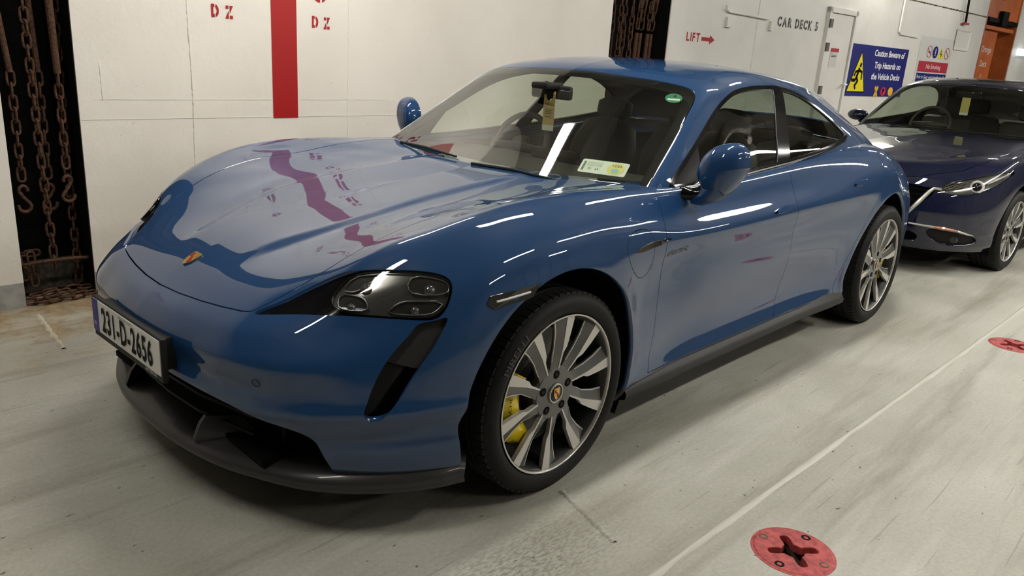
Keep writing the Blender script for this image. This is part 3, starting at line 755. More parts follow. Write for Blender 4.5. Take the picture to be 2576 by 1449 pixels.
# wheel houses
for cx, cz, r in (FW, RW):
    for s in (-1, 1):
        mb = MB(); n = 28; G_ = []
        for i in range(n+1):
            a = math.radians(-28+236*i/n)
            G_.append([(cx+(r+.006)*math.cos(a), s*.925, cz+(r+.006)*math.sin(a)), (cx+(r-.0)*math.cos(a), s*.80, cz+(r)*math.sin(a)), (cx+(r-.01)*math.cos(a), s*.60, cz+(r-.01)*math.sin(a))])
        mb.grid(G_)
        mb.add([(cx+(r-.01)*math.cos(math.radians(-28+236*i/n)), s*.60, cz+(r-.01)*math.sin(math.radians(-28+236*i/n))) for i in range(n+1)], [tuple(range(n+1))])
        mb.obj('wheel_arch_liner', M_DARK, car, True, 50)
# floor pan
mb = MB(); mb.box((1.45, 0, .21), (2.1, 1.70, .06)); mb.box((1.45, 0, .26), (1.9, 1.6, .08)); mb.box((3.6, 0, .30), (.6, 1.2, .06)); mb.box((-.60, 0, .225), (.5, 1.1, .02))
mb.box((1.45, 0, .35), (4.2, 1.16, .2)); mb.obj('underbody', M_DARK, car, False)

# ------------------------------------------------------------------ nose details
# headlights
lampr = lamp
for s in (-1, 1):
    f = (lambda P: P.mirror()) if s < 0 else (lambda P: P)
    unit = bpy.data.objects.new('headlight', None); COL.objects.link(unit); unit.parent = car
    f(LAMP.offset(-.0135)).obj('headlight_surround', M_BLACK, unit, 0)
    lens_poly = rpoly([(.638, .728), (.636, .765), (.652, .790), (.69, .804), (.748, .811), (.81, .814), (.848, .805), (.872, .785), (.882, .750), (.885, .718), (.872, .699), (.84, .696), (.779, .698), (.71, .699), (.665, .708)], 2)
    LN_, _ = cutpoly(LAMP, lens_poly, 1, 2)
    f(LN_.offset(.001)).obj('headlight_lens', M_LENS, unit, .012, M_BLACK)
    f(LN_.offset(-.013)).obj('headlight_bowl', mat('headlight_bowl_grey', (.16, .16, .15, 1), rough=.2, metal=.5, coat=.5), unit, 0)
    def fp(y, z, off=0.0): return front_pt(s*y, z, off)[0]
    # four light modules: frames with a bright edge
    mods = [[(.648, .750), (.655, .787), (.700, .800), (.728, .800), (.700, .772), (.690, .752)], [(.792, .808), (.845, .800), (.868, .785), (.877, .760), (.82, .757), (.796, .775)],
            [(.652, .744), (.705, .744), (.728, .733), (.742, .708), (.69, .706), (.665, .716)], [(.878, .742), (.815, .742), (.795, .733), (.778, .705), (.85, .703), (.874, .712)]]
    for mo in mods:
        pts = [fp(y, z, -.006) for y, z in [tuple(q_) for q_ in rpoly(mo, 1)]]
        mb = MB(); mb.tube(pts, .0026, 5, closed=True)
        lo = mb.obj('light_module_frame', M_STEEL, unit, True, None)
        q_ = MB(); q_.add([fp(y, z, -.010) for y, z in [tuple(q_) for q_ in rpoly(mo, 1)]], [tuple(range(len(mo)*2))]); q_.obj('light_module', mat('lamp_glass_dark', (.10, .10, .095, 1), rough=.12, metal=.6), lo, False)
    pr = MB()
    for (y, z, r) in ((.705, .765, .017), (.842, .770, .017), (.70, .715, .012), (.835, .715, .013)):
        p, n = front_pt(s*y, z, -.009); n = Vector(n); a = n.orthogonal().normalized(); b = n.cross(a)
        V_ = [Vector(p)+a*r*math.cos(t)*math.cos(e)+b*r*math.sin(t)*math.cos(e)+n*r*.6*math.sin(e) for e in (0, .5, 1.0, 1.5) for t in [2*PI*i/16 for i in range(16)]]
        F_ = [(i*16+j, i*16+(j+1) % 16, i*16+16+(j+1) % 16, i*16+16+j) for i in range(3) for j in range(16)]
        pr.add(V_, F_)
    pr.obj('projector', mat('projector_glass', (.25, .25, .25, 1), rough=.05, metal=.7), unit, True, None)
    # air curtain recess
    ac = bpy.data.objects.new('air_curtain', None); COL.objects.link(ac); ac.parent = car
    f(CURT.offset(-.040)).obj('air_curtain_duct', M_DARK, ac, 0)
    up, lo_ = CURT.cut(Z_(CURT)-(.575-.4*(Y_(CURT)-.84)))
    f(up.offset(-.016)).obj('air_curtain_blade', M_SPLIT, ac, .02)
    lo2, _ = lo_.cut(.845-.28*(.5-Z_(lo_))-Y_(lo_))
    f(lo2.offset(-.024)).obj('air_curtain_vane', M_PLASTIC, ac, .015)
    # side marker lamp ahead of the wheel arch
    mk = [(-.345, .728), (-.330, .750), (-.24, .758), (-.148, .766), (-.185, .730), (-.325, .712)]
    mb = MB(); n = len(mk)
    A_ = [side_pt(x, z, .004, s < 0)[0] for x, z in mk]; B_ = [side_pt(x, z, -.006, s < 0)[0] for x, z in mk]
    mb.add(A_+B_, [tuple(range(n))]+[(i, i+n, (i+1) % n+n, (i+1) % n) for i in range(n)])
    mo_ = mb.obj('side_marker_lamp', mat('smoked_lens', (.014, .013, .012, 1), rough=.08, coat=1), SIDES[s]['wing'], False)
    ln = MB(); ln.tube([side_pt(-.315+.12*t, .733+.014*t, .0055, s < 0)[0] for t in (0, .25, .5, .75, 1)], .0035, 6)
    ln.obj('marker_light_guide', mat('light_guide', (.5, .5, .48, 1), rough=.3), mo_)
    # parking sensor ring
    p, n = front_pt(s*.575, .50, .0012); n = Vector(n); a = n.orthogonal().normalized(); b = n.cross(a)
    mb = MB(); mb.tube([Vector(p)+a*.0125*math.cos(t)+b*.0125*math.sin(t) for t in [2*PI*i/20 for i in range(20)]], .0007, 4, closed=True)
    mb.obj('parking_sensor', M_GAP, bumper_o)
# bonnet crest
p, n = top_pt(-.779, 0, .0008); n = Vector(n); vx = Vector((0, 1, 0)).cross(n).normalized()
if vx.x < 0: vx = -vx
crest('emblem', plane_fn(p, Vector((0, -1, 0)), vx), .066, car)
# lower intake: dark cavity, radiator fins, splitter with two uprights
iv = INTK.offset(-.11)
iv.join(iv.mirror()).obj('intake_grille', M_DARK, car, 0)
mb = MB()
for y in (-.50, -.22, .22, .50):
    mb.box((-.80+abs(y)*.12, y, .30), (.02, .018, .16))
for z in (.27, .33): mb.tube([(-.82, -.45, z), (-.87, -.2, z), (-.88, 0, z), (-.87, .2, z), (-.82, .45, z)], .006, 6)
mb.obj('intake_bars', M_PLASTIC, car, False)
# splitter: swept edge profile
edge = np.array([(-.950, 0), (-.948, .12), (-.935, .26), (-.905, .40), (-.860, .52), (-.795, .655), (-.715, .755), (-.60, .848), (-.48, .912), (-.395, .938)])
E_ = cr(edge, np.linspace(0, 9, 55)); E_ = np.concatenate([E_[::-1]*[1, 1], E_[1:]*[1, -1]])
G_ = []
for i, (x, y) in enumerate(E_):
    u = abs(y)/.94
    x2 = x+.05+.02*(1-u); yy = y*(1-.055*u)
    drop = .0
    cen = math.exp(-(y/.24)**4)
    zt = .196+.026*u**3
    G_.append([(x+.10, y*.90, .150), (x+.012, y*.99, .158), (x, y, .170), (x-.003, y*1.0, .186), (x+.004, y*.997, zt), (x+.03, y*.97, zt+.010+.004*u), (x+.09, y*.90, zt+.028+.012*cen), (x+.17, y*.80, zt+.040+.02*cen)])
mb = MB(); mb.grid(G_)
mb.obj('front_splitter', M_SPLIT, car, True, 60)
for s in (-1, 1):   # upright fin standing on the splitter at each side of the centre
    mb = MB(); m_ = []
    for (x, z, w) in ((-.915, .190, .012), (-.925, .215, .014), (-.905, .262, .016), (-.885, .285, .014)):
        m_.append((x, z, w))
    y0 = .265
    V_ = []
    for x, z, w in m_: V_ += [(x, s*(y0-w/2), z), (x, s*(y0+w/2), z), (x+.13, s*(y0+.10+w/2), z), (x+.13, s*(y0+.07), z)]
    F_ = [(i*4+j, i*4+(j+1) % 4, i*4+4+(j+1) % 4, i*4+4+j) for i in range(3) for j in range(4)]+[(12, 13, 14, 15)]
    mb.add(V_, F_)
    mb.obj('splitter_fin', M_SPLIT, car, True, 30)

# number plate on its holder
PX, PZ = -1.010, .502
plate = bpy.data.objects.new('number_plate', None); COL.objects.link(plate); plate.parent = car; plate.location = (PX, 0, PZ)
hold = MB(); hold.box((.013, 0, -.008), (.018, .538, .140), bevel=.003); hold.obj('plate_holder', M_PLASTIC, plate, False)
hold = MB(); hold.box((.045, 0, .0), (.03, .47, .10)); hold.obj('plate_bracket', M_PLASTIC, plate, False)
pw = MB(); pw.box((.004, 0, .0), (.006, .52, .111)); pf = pw.obj('plate_face', M_PLATE, plate, False)
eb = MB(); eb.box((.0005, .238, 0), (.003, .044, .111)); eb.obj('euro_band', M_EUB, plate, False)
pfn = lambda y0, z0: (lambda u, v: (-.0014, y0-u, z0+v))
text_obj('plate_characters', '231-D-2656', pfn(-.016, -.0385), M_INK, pf, .114, .024, .62, spacing=1.15)
text_obj('plate_county', 'BAILE ÁTHA CLIATH', pfn(-.016, .0445), M_INK, pf, .0115, .0, 1.0)
text_obj('euro_letters', 'IRL', lambda u, v: (-.0016, .238-u, -.034+v), M_PLATE, plate, .02, .0, .9)
text_obj('dealer_phone', 'Tel 01 235 3375', lambda u, v: (.0030, -.185-u, -.0700+v), M_PLATE, plate, .017, .01, .75)
# black strip on the nose above the plate line
# ------------------------------------------------------------------ side details
for s in (-1, 1):
    L = s < 0
    W_ = SIDES[s]
    # door handles (flush pads)
    for (x, z, par) in ((1.555, .812, W_['doorf']), (2.415, .874, W_['doorr'])):
        mb = MB(); G_ = []
        for i in range(9):
            t = i/8; xx = x-.085+.17*t; w = .015*math.sin(PI*min(max(t*.92+.04, 0), 1))**.45
            G_.append([side_pt(xx, z-w+.012*t, .0, L)[0], side_pt(xx, z-w*.7+.012*t, .010, L)[0], side_pt(xx, z+w*.7+.012*t, .011, L)[0], side_pt(xx, z+w+.012*t, .001, L)[0]])
        mb.grid(G_); mb.obj('door_handle', M_BLUE, par, True, 60)
    # vent blade and small chrome badge strip between flap and door
    mb = MB(); pv = [(.367, .783), (.40, .793), (.45, .802), (.50, .806), (.545, .805), (.545, .787), (.49, .785), (.42, .779)]
    n = len(pv); mb.add([side_pt(x, z, .003, L)[0] for x, z in pv]+[side_pt(x, z, -.004, L)[0] for x, z in pv], [tuple(range(n))]+[(i, i+n, (i+1) % n+n, (i+1) % n) for i in range(n)])
    mb.obj('wing_vent_trim', mat('bronze_trim', (.05, .035, .02, 1), rough=.25, metal=.6), W_['wing'], False)
    mb = MB(); mb.tube([side_pt(.535+.075*t, .797+.004*t, .003, L)[0] for t in (0, .3, .6, 1)], [.003, .007, .007, .002], 8); mb.obj('wing_badge', M_BLACK, W_['doorf'])
    # black script badge on the door
    P, F = text_shape('electric', .042, .0, 1.15, 'LEFT', .35)
    if L: vv = [side_pt(.60+u, .732+v*.8+u*.05, .002, L)[0] for u, v in P]
    else: vv = [side_pt(.78-u, .735+v*.8, .002, L)[0] for u, v in P]
    meshobj('door_script', vv, F, M_BLACK, W_['doorf'], False)
    # sill trim: sharp black skirt with a ledge
    G_ = []
    for x in np.linspace(.425, 2.475, 40):
        k = smooth1(np.array(x), 1.9, 2.45); zt = .262+.0*k
        yo = .93+.018*float(k)
        G_.append([(x, s*(yo-.02), .262+.02*float(k)), (x, s*(yo+.004), .240), (x, s*(yo+.016), .222), (x, s*(yo+.012), .200), (x, s*(yo-.02), .186), (x, s*(yo-.10), .182)])
    mb = MB(); mb.grid(G_); mb.obj('sill_skirt', mat('satin_skirt', (.022, .021, .020, 1), rough=.55), W_['sill'], True, 60)
    # chrome-black belt trim
    bt = [(x, z) for x, z in [(.80, .960), (1.0, .966), (1.249, .977), (1.5, .993), (1.75, 1.008), (2.05, 1.031), (2.30, 1.057), (2.463, 1.079), (2.54, 1.10)]]
    mb = MB(); mb.tube([cab_pt(x, z-.002, (0, 2), .004, lambda V: V[:, 1] > .6)[0]*[1, (-1 if L else 1), 1] for x, z in bt], .0065, 6); mb.obj('belt_trim', M_BLACK, car)
    # mirror
    mir = bpy.data.objects.new('wing_mirror', None); COL.objects.link(mir); mir.parent = car
    c = np.array([.835 if L else .925, .990, 1.046])
    # shell: egg with a flat back, leaning
    n1, n2 = 20, 32; G_ = []
    for i in range(n1+1):
        ph = PI/2*i/n1          # 0 nose .. 90deg rim
        row = []
        for j in range(n2):
            th = 2*PI*j/n2
            ex = 2.35
            cy_, cz_ = math.cos(th), math.sin(th)
            rr = (abs(cy_)**ex+abs(cz_)**ex)**(-1/ex)
            ry = .092*rr*cy_*math.sin(ph)**.72; rz = .104*rr*cz_*math.sin(ph)**.72
            ry *= 1-.42*max(0, -rz/.104); rz += .16*ry
            xx = -.080*math.cos(ph)**.9 if ph < PI/2-1e-6 else 0
            lean = ry*.30
            row.append((c[0]+xx+lean*.55+.018, s*(c[1]+ry), c[2]+rz+ry*.10))
        G_.append(row+[row[0]])
    back = [(p[0]+.012, p[1], p[2]) for p in G_[-1]]
    G_.append(back)
    mb = MB(); mb.grid(G_); mb.obj('mirror_shell', M_BLUE, mir, True, 60)
    cen = np.mean(np.array(back[:-1]), 0)
    rim_ = [tuple(np.array(p)*.90+cen*.10) for p in back[:-1]]
    mb = MB(); nb = len(rim_); mb.add(back[:-1]+rim_, [(i, (i+1) % nb, (i+1) % nb+nb, i+nb) for i in range(nb)]); mb.obj('mirror_bezel', M_BLACK, mir, False)
    mb = MB(); mb.add([tuple(np.array(p)-[.004, 0, 0]) for p in rim_], [tuple(range(nb))]); mb.obj('mirror_glass', M_CHROME, mir, False)
    # mirror foot: blue arm and black base on the door
    mb = MB()
    mb.tube([(c[0]-.05, s*.862, .945), (c[0]-.04, s*.89, .945), (c[0]-.03, s*.915, .95), (c[0]-.015, s*.94, .96)], [.030, .024, .024, .030], 12); mb.obj('mirror_arm', M_BLACK, mir)
    mb = MB(); mb.tube([(c[0]-.035, s*.895, .918), (c[0]-.025, s*.925, .932), (c[0]-.008, s*.965, .965), (c[0], s*.985, .985)], [.012, .030, .046, .05], 14); mb.obj('mirror_foot', M_BLUE, mir)

# ------------------------------------------------------------------ the car deck
def lin(c): return c
# wall paint
M_WALL = mat('cream_wall_paint', (.70, .66, .585, 1), rough=.38, spec=.45)
def _wall(m, c1, c2, bs=.35):
    nt, N, L, b = nodes(m)
    tc = N.new('ShaderNodeTexCoord')
    n1 = N.new('ShaderNodeTexNoise'); n1.inputs['Scale'].default_value = 1.3; n1.inputs['Detail'].default_value = 5
    r1 = N.new('ShaderNodeValToRGB'); r1.color_ramp.elements[0].position = .3; r1.color_ramp.elements[1].position = .7
    r1.color_ramp.elements[0].color = c1; r1.color_ramp.elements[1].color = c2
    sp = N.new('ShaderNodeTexNoise'); sp.inputs['Scale'].default_value = 34; sp.inputs['Detail'].default_value = 2
    r2 = N.new('ShaderNodeValToRGB'); r2.color_ramp.elements[0].position = .735; r2.color_ramp.elements[1].position = .76
    mx = N.new('ShaderNodeMixRGB'); mx.inputs['Color2'].default_value = (.22, .12, .07, 1)
    # rust specks gather near the floor
    sx = N.new('ShaderNodeSeparateXYZ'); mr = N.new('ShaderNodeMapRange'); mr.inputs['From Min'].default_value = 1.5; mr.inputs['From Max'].default_value = 0.1
    mm = N.new('ShaderNodeMath'); mm.operation = 'MULTIPLY'
    n2 = N.new('ShaderNodeTexNoise'); n2.inputs['Scale'].default_value = 9; n2.inputs['Detail'].default_value = 6; n2.inputs['Roughness'].default_value = .62
    n3 = N.new('ShaderNodeTexNoise'); n3.inputs['Scale'].default_value = 120; n3.inputs['Detail'].default_value = 2
    ad = N.new('ShaderNodeMath'); ad.operation = 'MULTIPLY_ADD'; ad.inputs[1].default_value = .10
    bp = N.new('ShaderNodeBump'); bp.inputs['Strength'].default_value = bs; bp.inputs['Distance'].default_value = .012
    L.new(tc.outputs['Object'], n1.inputs['Vector']); L.new(n1.outputs[0], r1.inputs[0])
    L.new(tc.outputs['Object'], sp.inputs['Vector']); L.new(sp.outputs[0], r2.inputs[0])
    L.new(tc.outputs['Object'], sx.inputs[0]); L.new(sx.outputs['Z'], mr.inputs['Value']); L.new(r2.outputs[0], mm.inputs[0]); L.new(mr.outputs[0], mm.inputs[1])
    L.new(mm.outputs[0], mx.inputs['Fac']); L.new(r1.outputs[0], mx.inputs['Color1']); L.new(mx.outputs[0], b.inputs['Base Color'])
    L.new(tc.outputs['Object'], n2.inputs['Vector']); L.new(tc.outputs['Object'], n3.inputs['Vector'])
    L.new(n3.outputs[0], ad.inputs[0]); L.new(n2.outputs[0], ad.inputs[2]); L.new(ad.outputs[0], bp.inputs['Height']); L.new(bp.outputs[0], b.inputs['Normal'])
_wall(M_WALL, (.655, .615, .555, 1), (.74, .70, .64, 1))
M_WALL2 = mat('grey_white_wall_paint', (.6, .59, .54, 1), rough=.34)
_wall(M_WALL2, (.64, .63, .585, 1), (.76, .75, .70, 1), .25)
M_CEIL = mat('ceiling_paint', (.25, .235, .20, 1), rough=.55)
add_noise_color(M_CEIL, (.17, .16, .135, 1), (.30, .28, .24, 1), 1.1, 5)
M_REC = mat('black_recess_paint', (.0025, .0022, .002, 1), rough=.75, spec=.2)
add_noise_color(M_REC, (.0020, .0018, .0017, 1), (.012, .010, .009, 1), 14, 8, .7, .5, .85)
M_RUST = mat('rusty_steel', (.09, .045, .025, 1), rough=.85, spec=.2)
add_noise_color(M_RUST, (.030, .014, .008, 1), (.125, .066, .040, 1), 60, 6, .6, .3, .7)
add_bump(M_RUST, 300, .5, .002)
M_REDP = mat('red_wall_paint', (.33, .004, .004, 1), rough=.4)
M_BLKP = mat('black_wall_paint', (.012, .012, .012, 1), rough=.45)
M_SKIRT = mat('grey_skirting_paint', (.33, .33, .31, 1), rough=.5)
add_noise_color(M_SKIRT, (.27, .27, .26, 1), (.38, .38, .355, 1), 12, 6)

# floor paint
M_FLOOR = mat('painted_deck', (.36, .34, .28, 1), rough=.5)
def _floor(m):
    nt, N, L, b = nodes(m)
    tc = N.new('ShaderNodeTexCoord')
    def noise(scale, detail, rough, vec=(1, 1, 1), rot=0.0):
        mp = N.new('ShaderNodeMapping'); mp.inputs['Scale'].default_value = vec; mp.inputs['Rotation'].default_value = (0, 0, rot)
        n = N.new('ShaderNodeTexNoise'); n.inputs['Scale'].default_value = scale; n.inputs['Detail'].default_value = detail; n.inputs['Roughness'].default_value = rough
        L.new(tc.outputs['Object'], mp.inputs[0]); L.new(mp.outputs[0], n.inputs['Vector']); return n
    def ramp(src, p0, p1, c0=(0, 0, 0, 1), c1=(1, 1, 1, 1)):
        r = N.new('ShaderNodeValToRGB'); r.color_ramp.elements[0].position = p0; r.color_ramp.elements[1].position = p1
        r.color_ramp.elements[0].color = c0; r.color_ramp.elements[1].color = c1; L.new(src, r.inputs[0]); return r
    def mix(fac, a, b_, mode='MIX', f=None):
        x = N.new('ShaderNodeMixRGB'); x.blend_type = mode
        if fac is not None: L.new(fac, x.inputs['Fac'])
        else: x.inputs['Fac'].default_value = f
        if isinstance(a, tuple): x.inputs['Color1'].default_value = a
        else: L.new(a, x.inputs['Color1'])
        if isinstance(b_, tuple): x.inputs['Color2'].default_value = b_
        else: L.new(b_, x.inputs['Color2'])
        return x
    base = ramp(noise(1.1, 6, .6).outputs[0], .3, .7, (.325, .315, .26, 1), (.48, .475, .42, 1))
    # long tyre-worn streaks along the lane
    st = ramp(noise(1.6, 7, .62, (.35, 3.2, 1), .12).outputs[0], .50, .68)
    c = mix(st.outputs[0], base.outputs[0], (.235, .22, .175, 1)); c.inputs['Fac'].default_value = 0
    mm = N.new('ShaderNodeMath'); mm.operation = 'MULTIPLY'; mm.inputs[1].default_value = .75; L.new(st.outputs[0], mm.inputs[0]); L.new(mm.outputs[0], c.inputs['Fac'])
    # light polished arcs
    s2 = ramp(noise(3.5, 5, .55, (.22, 2.4, 1), -.22).outputs[0], .56, .72)
    m2 = N.new('ShaderNodeMath'); m2.operation = 'MULTIPLY'; m2.inputs[1].default_value = .30; L.new(s2.outputs[0], m2.inputs[0])
    c = mix(m2.outputs[0], c.outputs[0], (.62, .61, .56, 1))
    # fine grit
    g = ramp(noise(75, 4, .7).outputs[0], .25, .75, (.80, .80, .80, 1), (1.15, 1.15, 1.15, 1))
    c = mix(None, c.outputs[0], g.outputs[0], 'MULTIPLY', .8)
    # crisp dark chips
    ch = ramp(noise(22, 2, .5, (1, 1.6, 1)).outputs[0], .725, .745)
    m3 = N.new('ShaderNodeMath'); m3.operation = 'MULTIPLY'; m3.inputs[1].default_value = .8; L.new(ch.outputs[0], m3.inputs[0])
    c = mix(m3.outputs[0], c.outputs[0], (.05, .042, .035, 1))
    # thin scratches
    sc_ = ramp(noise(11, 3, .5, (.16, 5.0, 1), .15).outputs[0], .665, .70)
    m4 = N.new('ShaderNodeMath'); m4.operation = 'MULTIPLY'; m4.inputs[1].default_value = .35; L.new(sc_.outputs[0], m4.inputs[0])
    c = mix(m4.outputs[0], c.outputs[0], (.15, .14, .12, 1))
    # scrubbed tyre-mark patch beside the front wheel
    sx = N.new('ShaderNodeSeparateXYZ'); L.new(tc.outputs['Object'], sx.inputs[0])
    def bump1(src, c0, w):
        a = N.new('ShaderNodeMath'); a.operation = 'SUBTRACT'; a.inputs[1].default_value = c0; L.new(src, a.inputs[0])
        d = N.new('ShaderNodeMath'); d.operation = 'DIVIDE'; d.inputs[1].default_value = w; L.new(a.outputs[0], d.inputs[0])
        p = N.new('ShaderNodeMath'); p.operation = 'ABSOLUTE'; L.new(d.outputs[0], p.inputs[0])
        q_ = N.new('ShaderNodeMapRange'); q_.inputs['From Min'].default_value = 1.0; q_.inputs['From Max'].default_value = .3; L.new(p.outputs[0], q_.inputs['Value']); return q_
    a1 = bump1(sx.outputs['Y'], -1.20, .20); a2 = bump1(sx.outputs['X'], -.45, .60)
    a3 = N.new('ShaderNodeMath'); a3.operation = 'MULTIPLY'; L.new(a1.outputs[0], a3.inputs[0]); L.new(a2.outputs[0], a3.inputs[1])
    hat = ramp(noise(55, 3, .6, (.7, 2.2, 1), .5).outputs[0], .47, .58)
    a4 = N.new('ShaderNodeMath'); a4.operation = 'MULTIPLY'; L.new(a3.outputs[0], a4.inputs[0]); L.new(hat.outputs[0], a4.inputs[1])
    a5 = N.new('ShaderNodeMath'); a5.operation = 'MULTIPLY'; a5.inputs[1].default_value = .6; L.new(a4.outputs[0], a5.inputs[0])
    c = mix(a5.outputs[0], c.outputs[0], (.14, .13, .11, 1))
    # rust and dirt along the foot of the wall
    yr = N.new('ShaderNodeMapRange'); yr.inputs['From Min'].default_value = .95; yr.inputs['From Max'].default_value = 1.98; L.new(sx.outputs['Y'], yr.inputs['Value'])
    rn = noise(5.5, 8, .68); ra = N.new('ShaderNodeMath'); ra.operation = 'ADD'; L.new(rn.outputs[0], ra.inputs[0])
    ym = N.new('ShaderNodeMath'); ym.operation = 'MULTIPLY'; ym.inputs[1].default_value = .36; L.new(yr.outputs[0], ym.inputs[0]); L.new(ym.outputs[0], ra.inputs[1])
    rr = ramp(ra.outputs[0], .60, .86); yy = N.new('ShaderNodeMath'); yy.operation = 'MULTIPLY'; L.new(rr.outputs[0], yy.inputs[0])
    y2 = N.new('ShaderNodeMapRange'); y2.inputs['From Min'].default_value = .6; y2.inputs['From Max'].default_value = 1.3; L.new(sx.outputs['Y'], y2.inputs['Value']); L.new(y2.outputs[0], yy.inputs[1])
    ys = N.new('ShaderNodeMath'); ys.operation = 'MULTIPLY'; ys.inputs[1].default_value = .8; L.new(yy.outputs[0], ys.inputs[0])
    rc = ramp(noise(20, 5, .6).outputs[0], .35, .65, (.20, .10, .03, 1), (.40, .29, .14, 1))
    c = mix(ys.outputs[0], c.outputs[0], rc.outputs[0])
    L.new(c.outputs[0], b.inputs['Base Color'])
    rr2 = ramp(noise(2.2, 5, .6).outputs[0], .3, .7, (.40, .40, .40, 1), (.62, .62, .62, 1)); L.new(rr2.outputs[0], b.inputs['Roughness'])
    bn = noise(48, 5, .65); b2 = noise(2.0, 3, .5); ad = N.new('ShaderNodeMath'); ad.operation = 'MULTIPLY_ADD'; ad.inputs[1].default_value = .12
    L.new(bn.outputs[0], ad.inputs[0]); L.new(b2.outputs[0], ad.inputs[2])
    bp = N.new('ShaderNodeBump'); bp.inputs['Strength'].default_value = .35; bp.inputs['Distance'].default_value = .02
    L.new(ad.outputs[0], bp.inputs['Height']); L.new(bp.outputs[0], b.inputs['Normal'])
_floor(M_FLOOR)

SOCK = [(.30, -1.70), (3.20, -1.695), (6.10, -1.69), (-2.60, -1.705)]
X0, X1, Y0, Y1, WY = -9.0, 30.0, -9.0, 2.4, 2.0
SR, SQ = .128, .20
mb = MB()
def rect(x0, y0, x1, y1): mb.add([(x0, y0, 0), (x1, y0, 0), (x1, y1, 0), (x0, y1, 0)], [(0, 1, 2, 3)])
ys0, ys1 = -1.70-SQ, -1.70+SQ
rect(X0, Y0, X1, ys0); rect(X0, ys1, X1, Y1)
xs = sorted(SOCK); xp = X0
for sx_, sy_ in xs:
    rect(xp, ys0, sx_-SQ, ys1); xp = sx_+SQ
    n = 48; V_ = []; 
    for i in range(n):
        a = 2*PI*i/n; c_, s_ = math.cos(a), math.sin(a); k = SQ/max(abs(c_), abs(s_))
        V_ += [(sx_+SR*c_, sy_+SR*s_, 0), (sx_+k*c_, max(min(-1.70+k*s_, ys1), ys0), 0), (sx_+SR*c_, sy_+SR*s_, -.012)]
    mb.add(V_, [(i*3, i*3+1, ((i+1) % n)*3+1, ((i+1) % n)*3) for i in range(n)]+[(i*3+2, i*3, ((i+1) % n)*3, ((i+1) % n)*3+2) for i in range(n)])
rect(xp, ys0, X1, ys1)
floor = mb.obj('floor', M_FLOOR, None, False, None, fix=False); floor['kind'] = 'structure'
# weld seams standing on the deck
mb = MB()
def bead(P, w, h, jit=0, seed=0):
    rnd = random.Random(seed); V_ = []; n = len(P)
    for i, p in enumerate(P):
        p = Vector(p); d = Vector(P[min(i+1, n-1)])-Vector(P[max(i-1, 0)]); d.z = 0; d.normalize(); q_ = Vector((-d.y, d.x, 0))
        ww = w*(1+jit*(rnd.random()-.5)); hh = h*(1+jit*(rnd.random()-.5))
        for a, b in ((-1, 0), (-.5, .8), (0, 1), (.5, .8), (1, 0)): V_.append(p+q_*ww*a+Vector((0, 0, hh*b+.0002)))
    mb.add(V_, [(i*5+j, i*5+j+1, i*5+6+j, i*5+5+j) for i in range(n-1) for j in range(4)])
bead([(x, -1.4725-.0199*(x+.137)+.003*math.sin(x*1.7), 0) for x in np.linspace(X0, X1, 400)], .013, .008, .6, 3)
sm = mb.obj('trim_1', mat('seam_bead_paint', (.47, .46, .40, 1), rough=.42), None, True, None); sm['kind'] = 'structure'
mb = MB(); bead([(-.770-.05*t, 1.82-.53*t, 0) for t in np.linspace(0, 1, 46)], .012, .008, .9, 5)
sm = mb.obj('trim_2', mat('weld_bead_paint', (.50, .46, .37, 1), rough=.45), None, True, None); sm['kind'] = 'structure'
mb = MB(); bead([(.012-.10*t, -1.00-.30*t, 0) for t in np.linspace(0, 1, 30)], .012, .005, .9, 6)
sm = mb.obj('trim_3', M_FLOOR, None, True, None); sm['kind'] = 'structure'

# lashing sockets
M_SOCK = mat('red_socket_paint', (.42, .05, .06, 1), rough=.55)
add_noise_color(M_SOCK, (.24, .035, .035, 1), (.52, .085, .085, 1), 38, 7, .65, .35, .62)
add_bump(M_SOCK, 120, .4, .003)
M_DISH = mat('socket_dish', (.10, .07, .035, 1), rough=.6); add_noise_color(M_DISH, (.03, .018, .010, 1), (.17, .12, .06, 1), 18, 5)
def socket(cx, cy, label):
    root = thing('lashing_socket', label, 'deck socket', (cx, cy, 0), group='lashing sockets along the lane line')
    # plate with a four-lobed opening
    def hole_r(a):
        b = (a-math.radians(48)) % (PI/2); b = min(b, PI/2-b)     # 0 at a lobe
        k = math.exp(-(b/.30)**4)
        return .034+.046*k
    n = 160; V_ = []; ring = []
    for i in range(n):
        a = 2*PI*i/n; c_, s_ = math.cos(a), math.sin(a); h = hole_r(a)
        V_ += [(h*c_, h*s_, -.022), (h*c_, h*s_, .002), ((h+.003)*c_, (h+.003)*s_, .004), (.116*c_, .116*s_, .004), (.121*c_, .121*s_, .0015), (.1275*c_, .1275*s_, .001), (.1275*c_, .1275*s_, -.02)]
    F_ = [(i*7+j, i*7+j+1, ((i+1) % n)*7+j+1, ((i+1) % n)*7+j) for i in range(n) for j in range(6)]
    m = MB(); m.add(V_, F_); pl = m.obj('socket_plate', M_SOCK, root, False)
    for k in range(4):
        a = math.radians(1+90*k); m = MB(); m.lathe([(0, .0035), (.010, .0042), (.013, .0052), (.015, .0042)], 20, 'z', (.098*math.cos(a), .098*math.sin(a), 0))
        m.obj('drain_hole', M_DISH if k % 2 else M_REC, pl, True)
    m = MB(); m.lathe([(0, -.085), (.04, -.078), (.075, -.055), (.092, -.022)], 36, 'z'); m.obj('socket_dish', M_DISH, root, True)
    return root
socket(*SOCK[0], 'round red deck socket with four-lobed opening, nearest the camera at the bottom')
socket(*SOCK[1], 'round red deck socket cut by the right edge of the photo, farther along the lane')

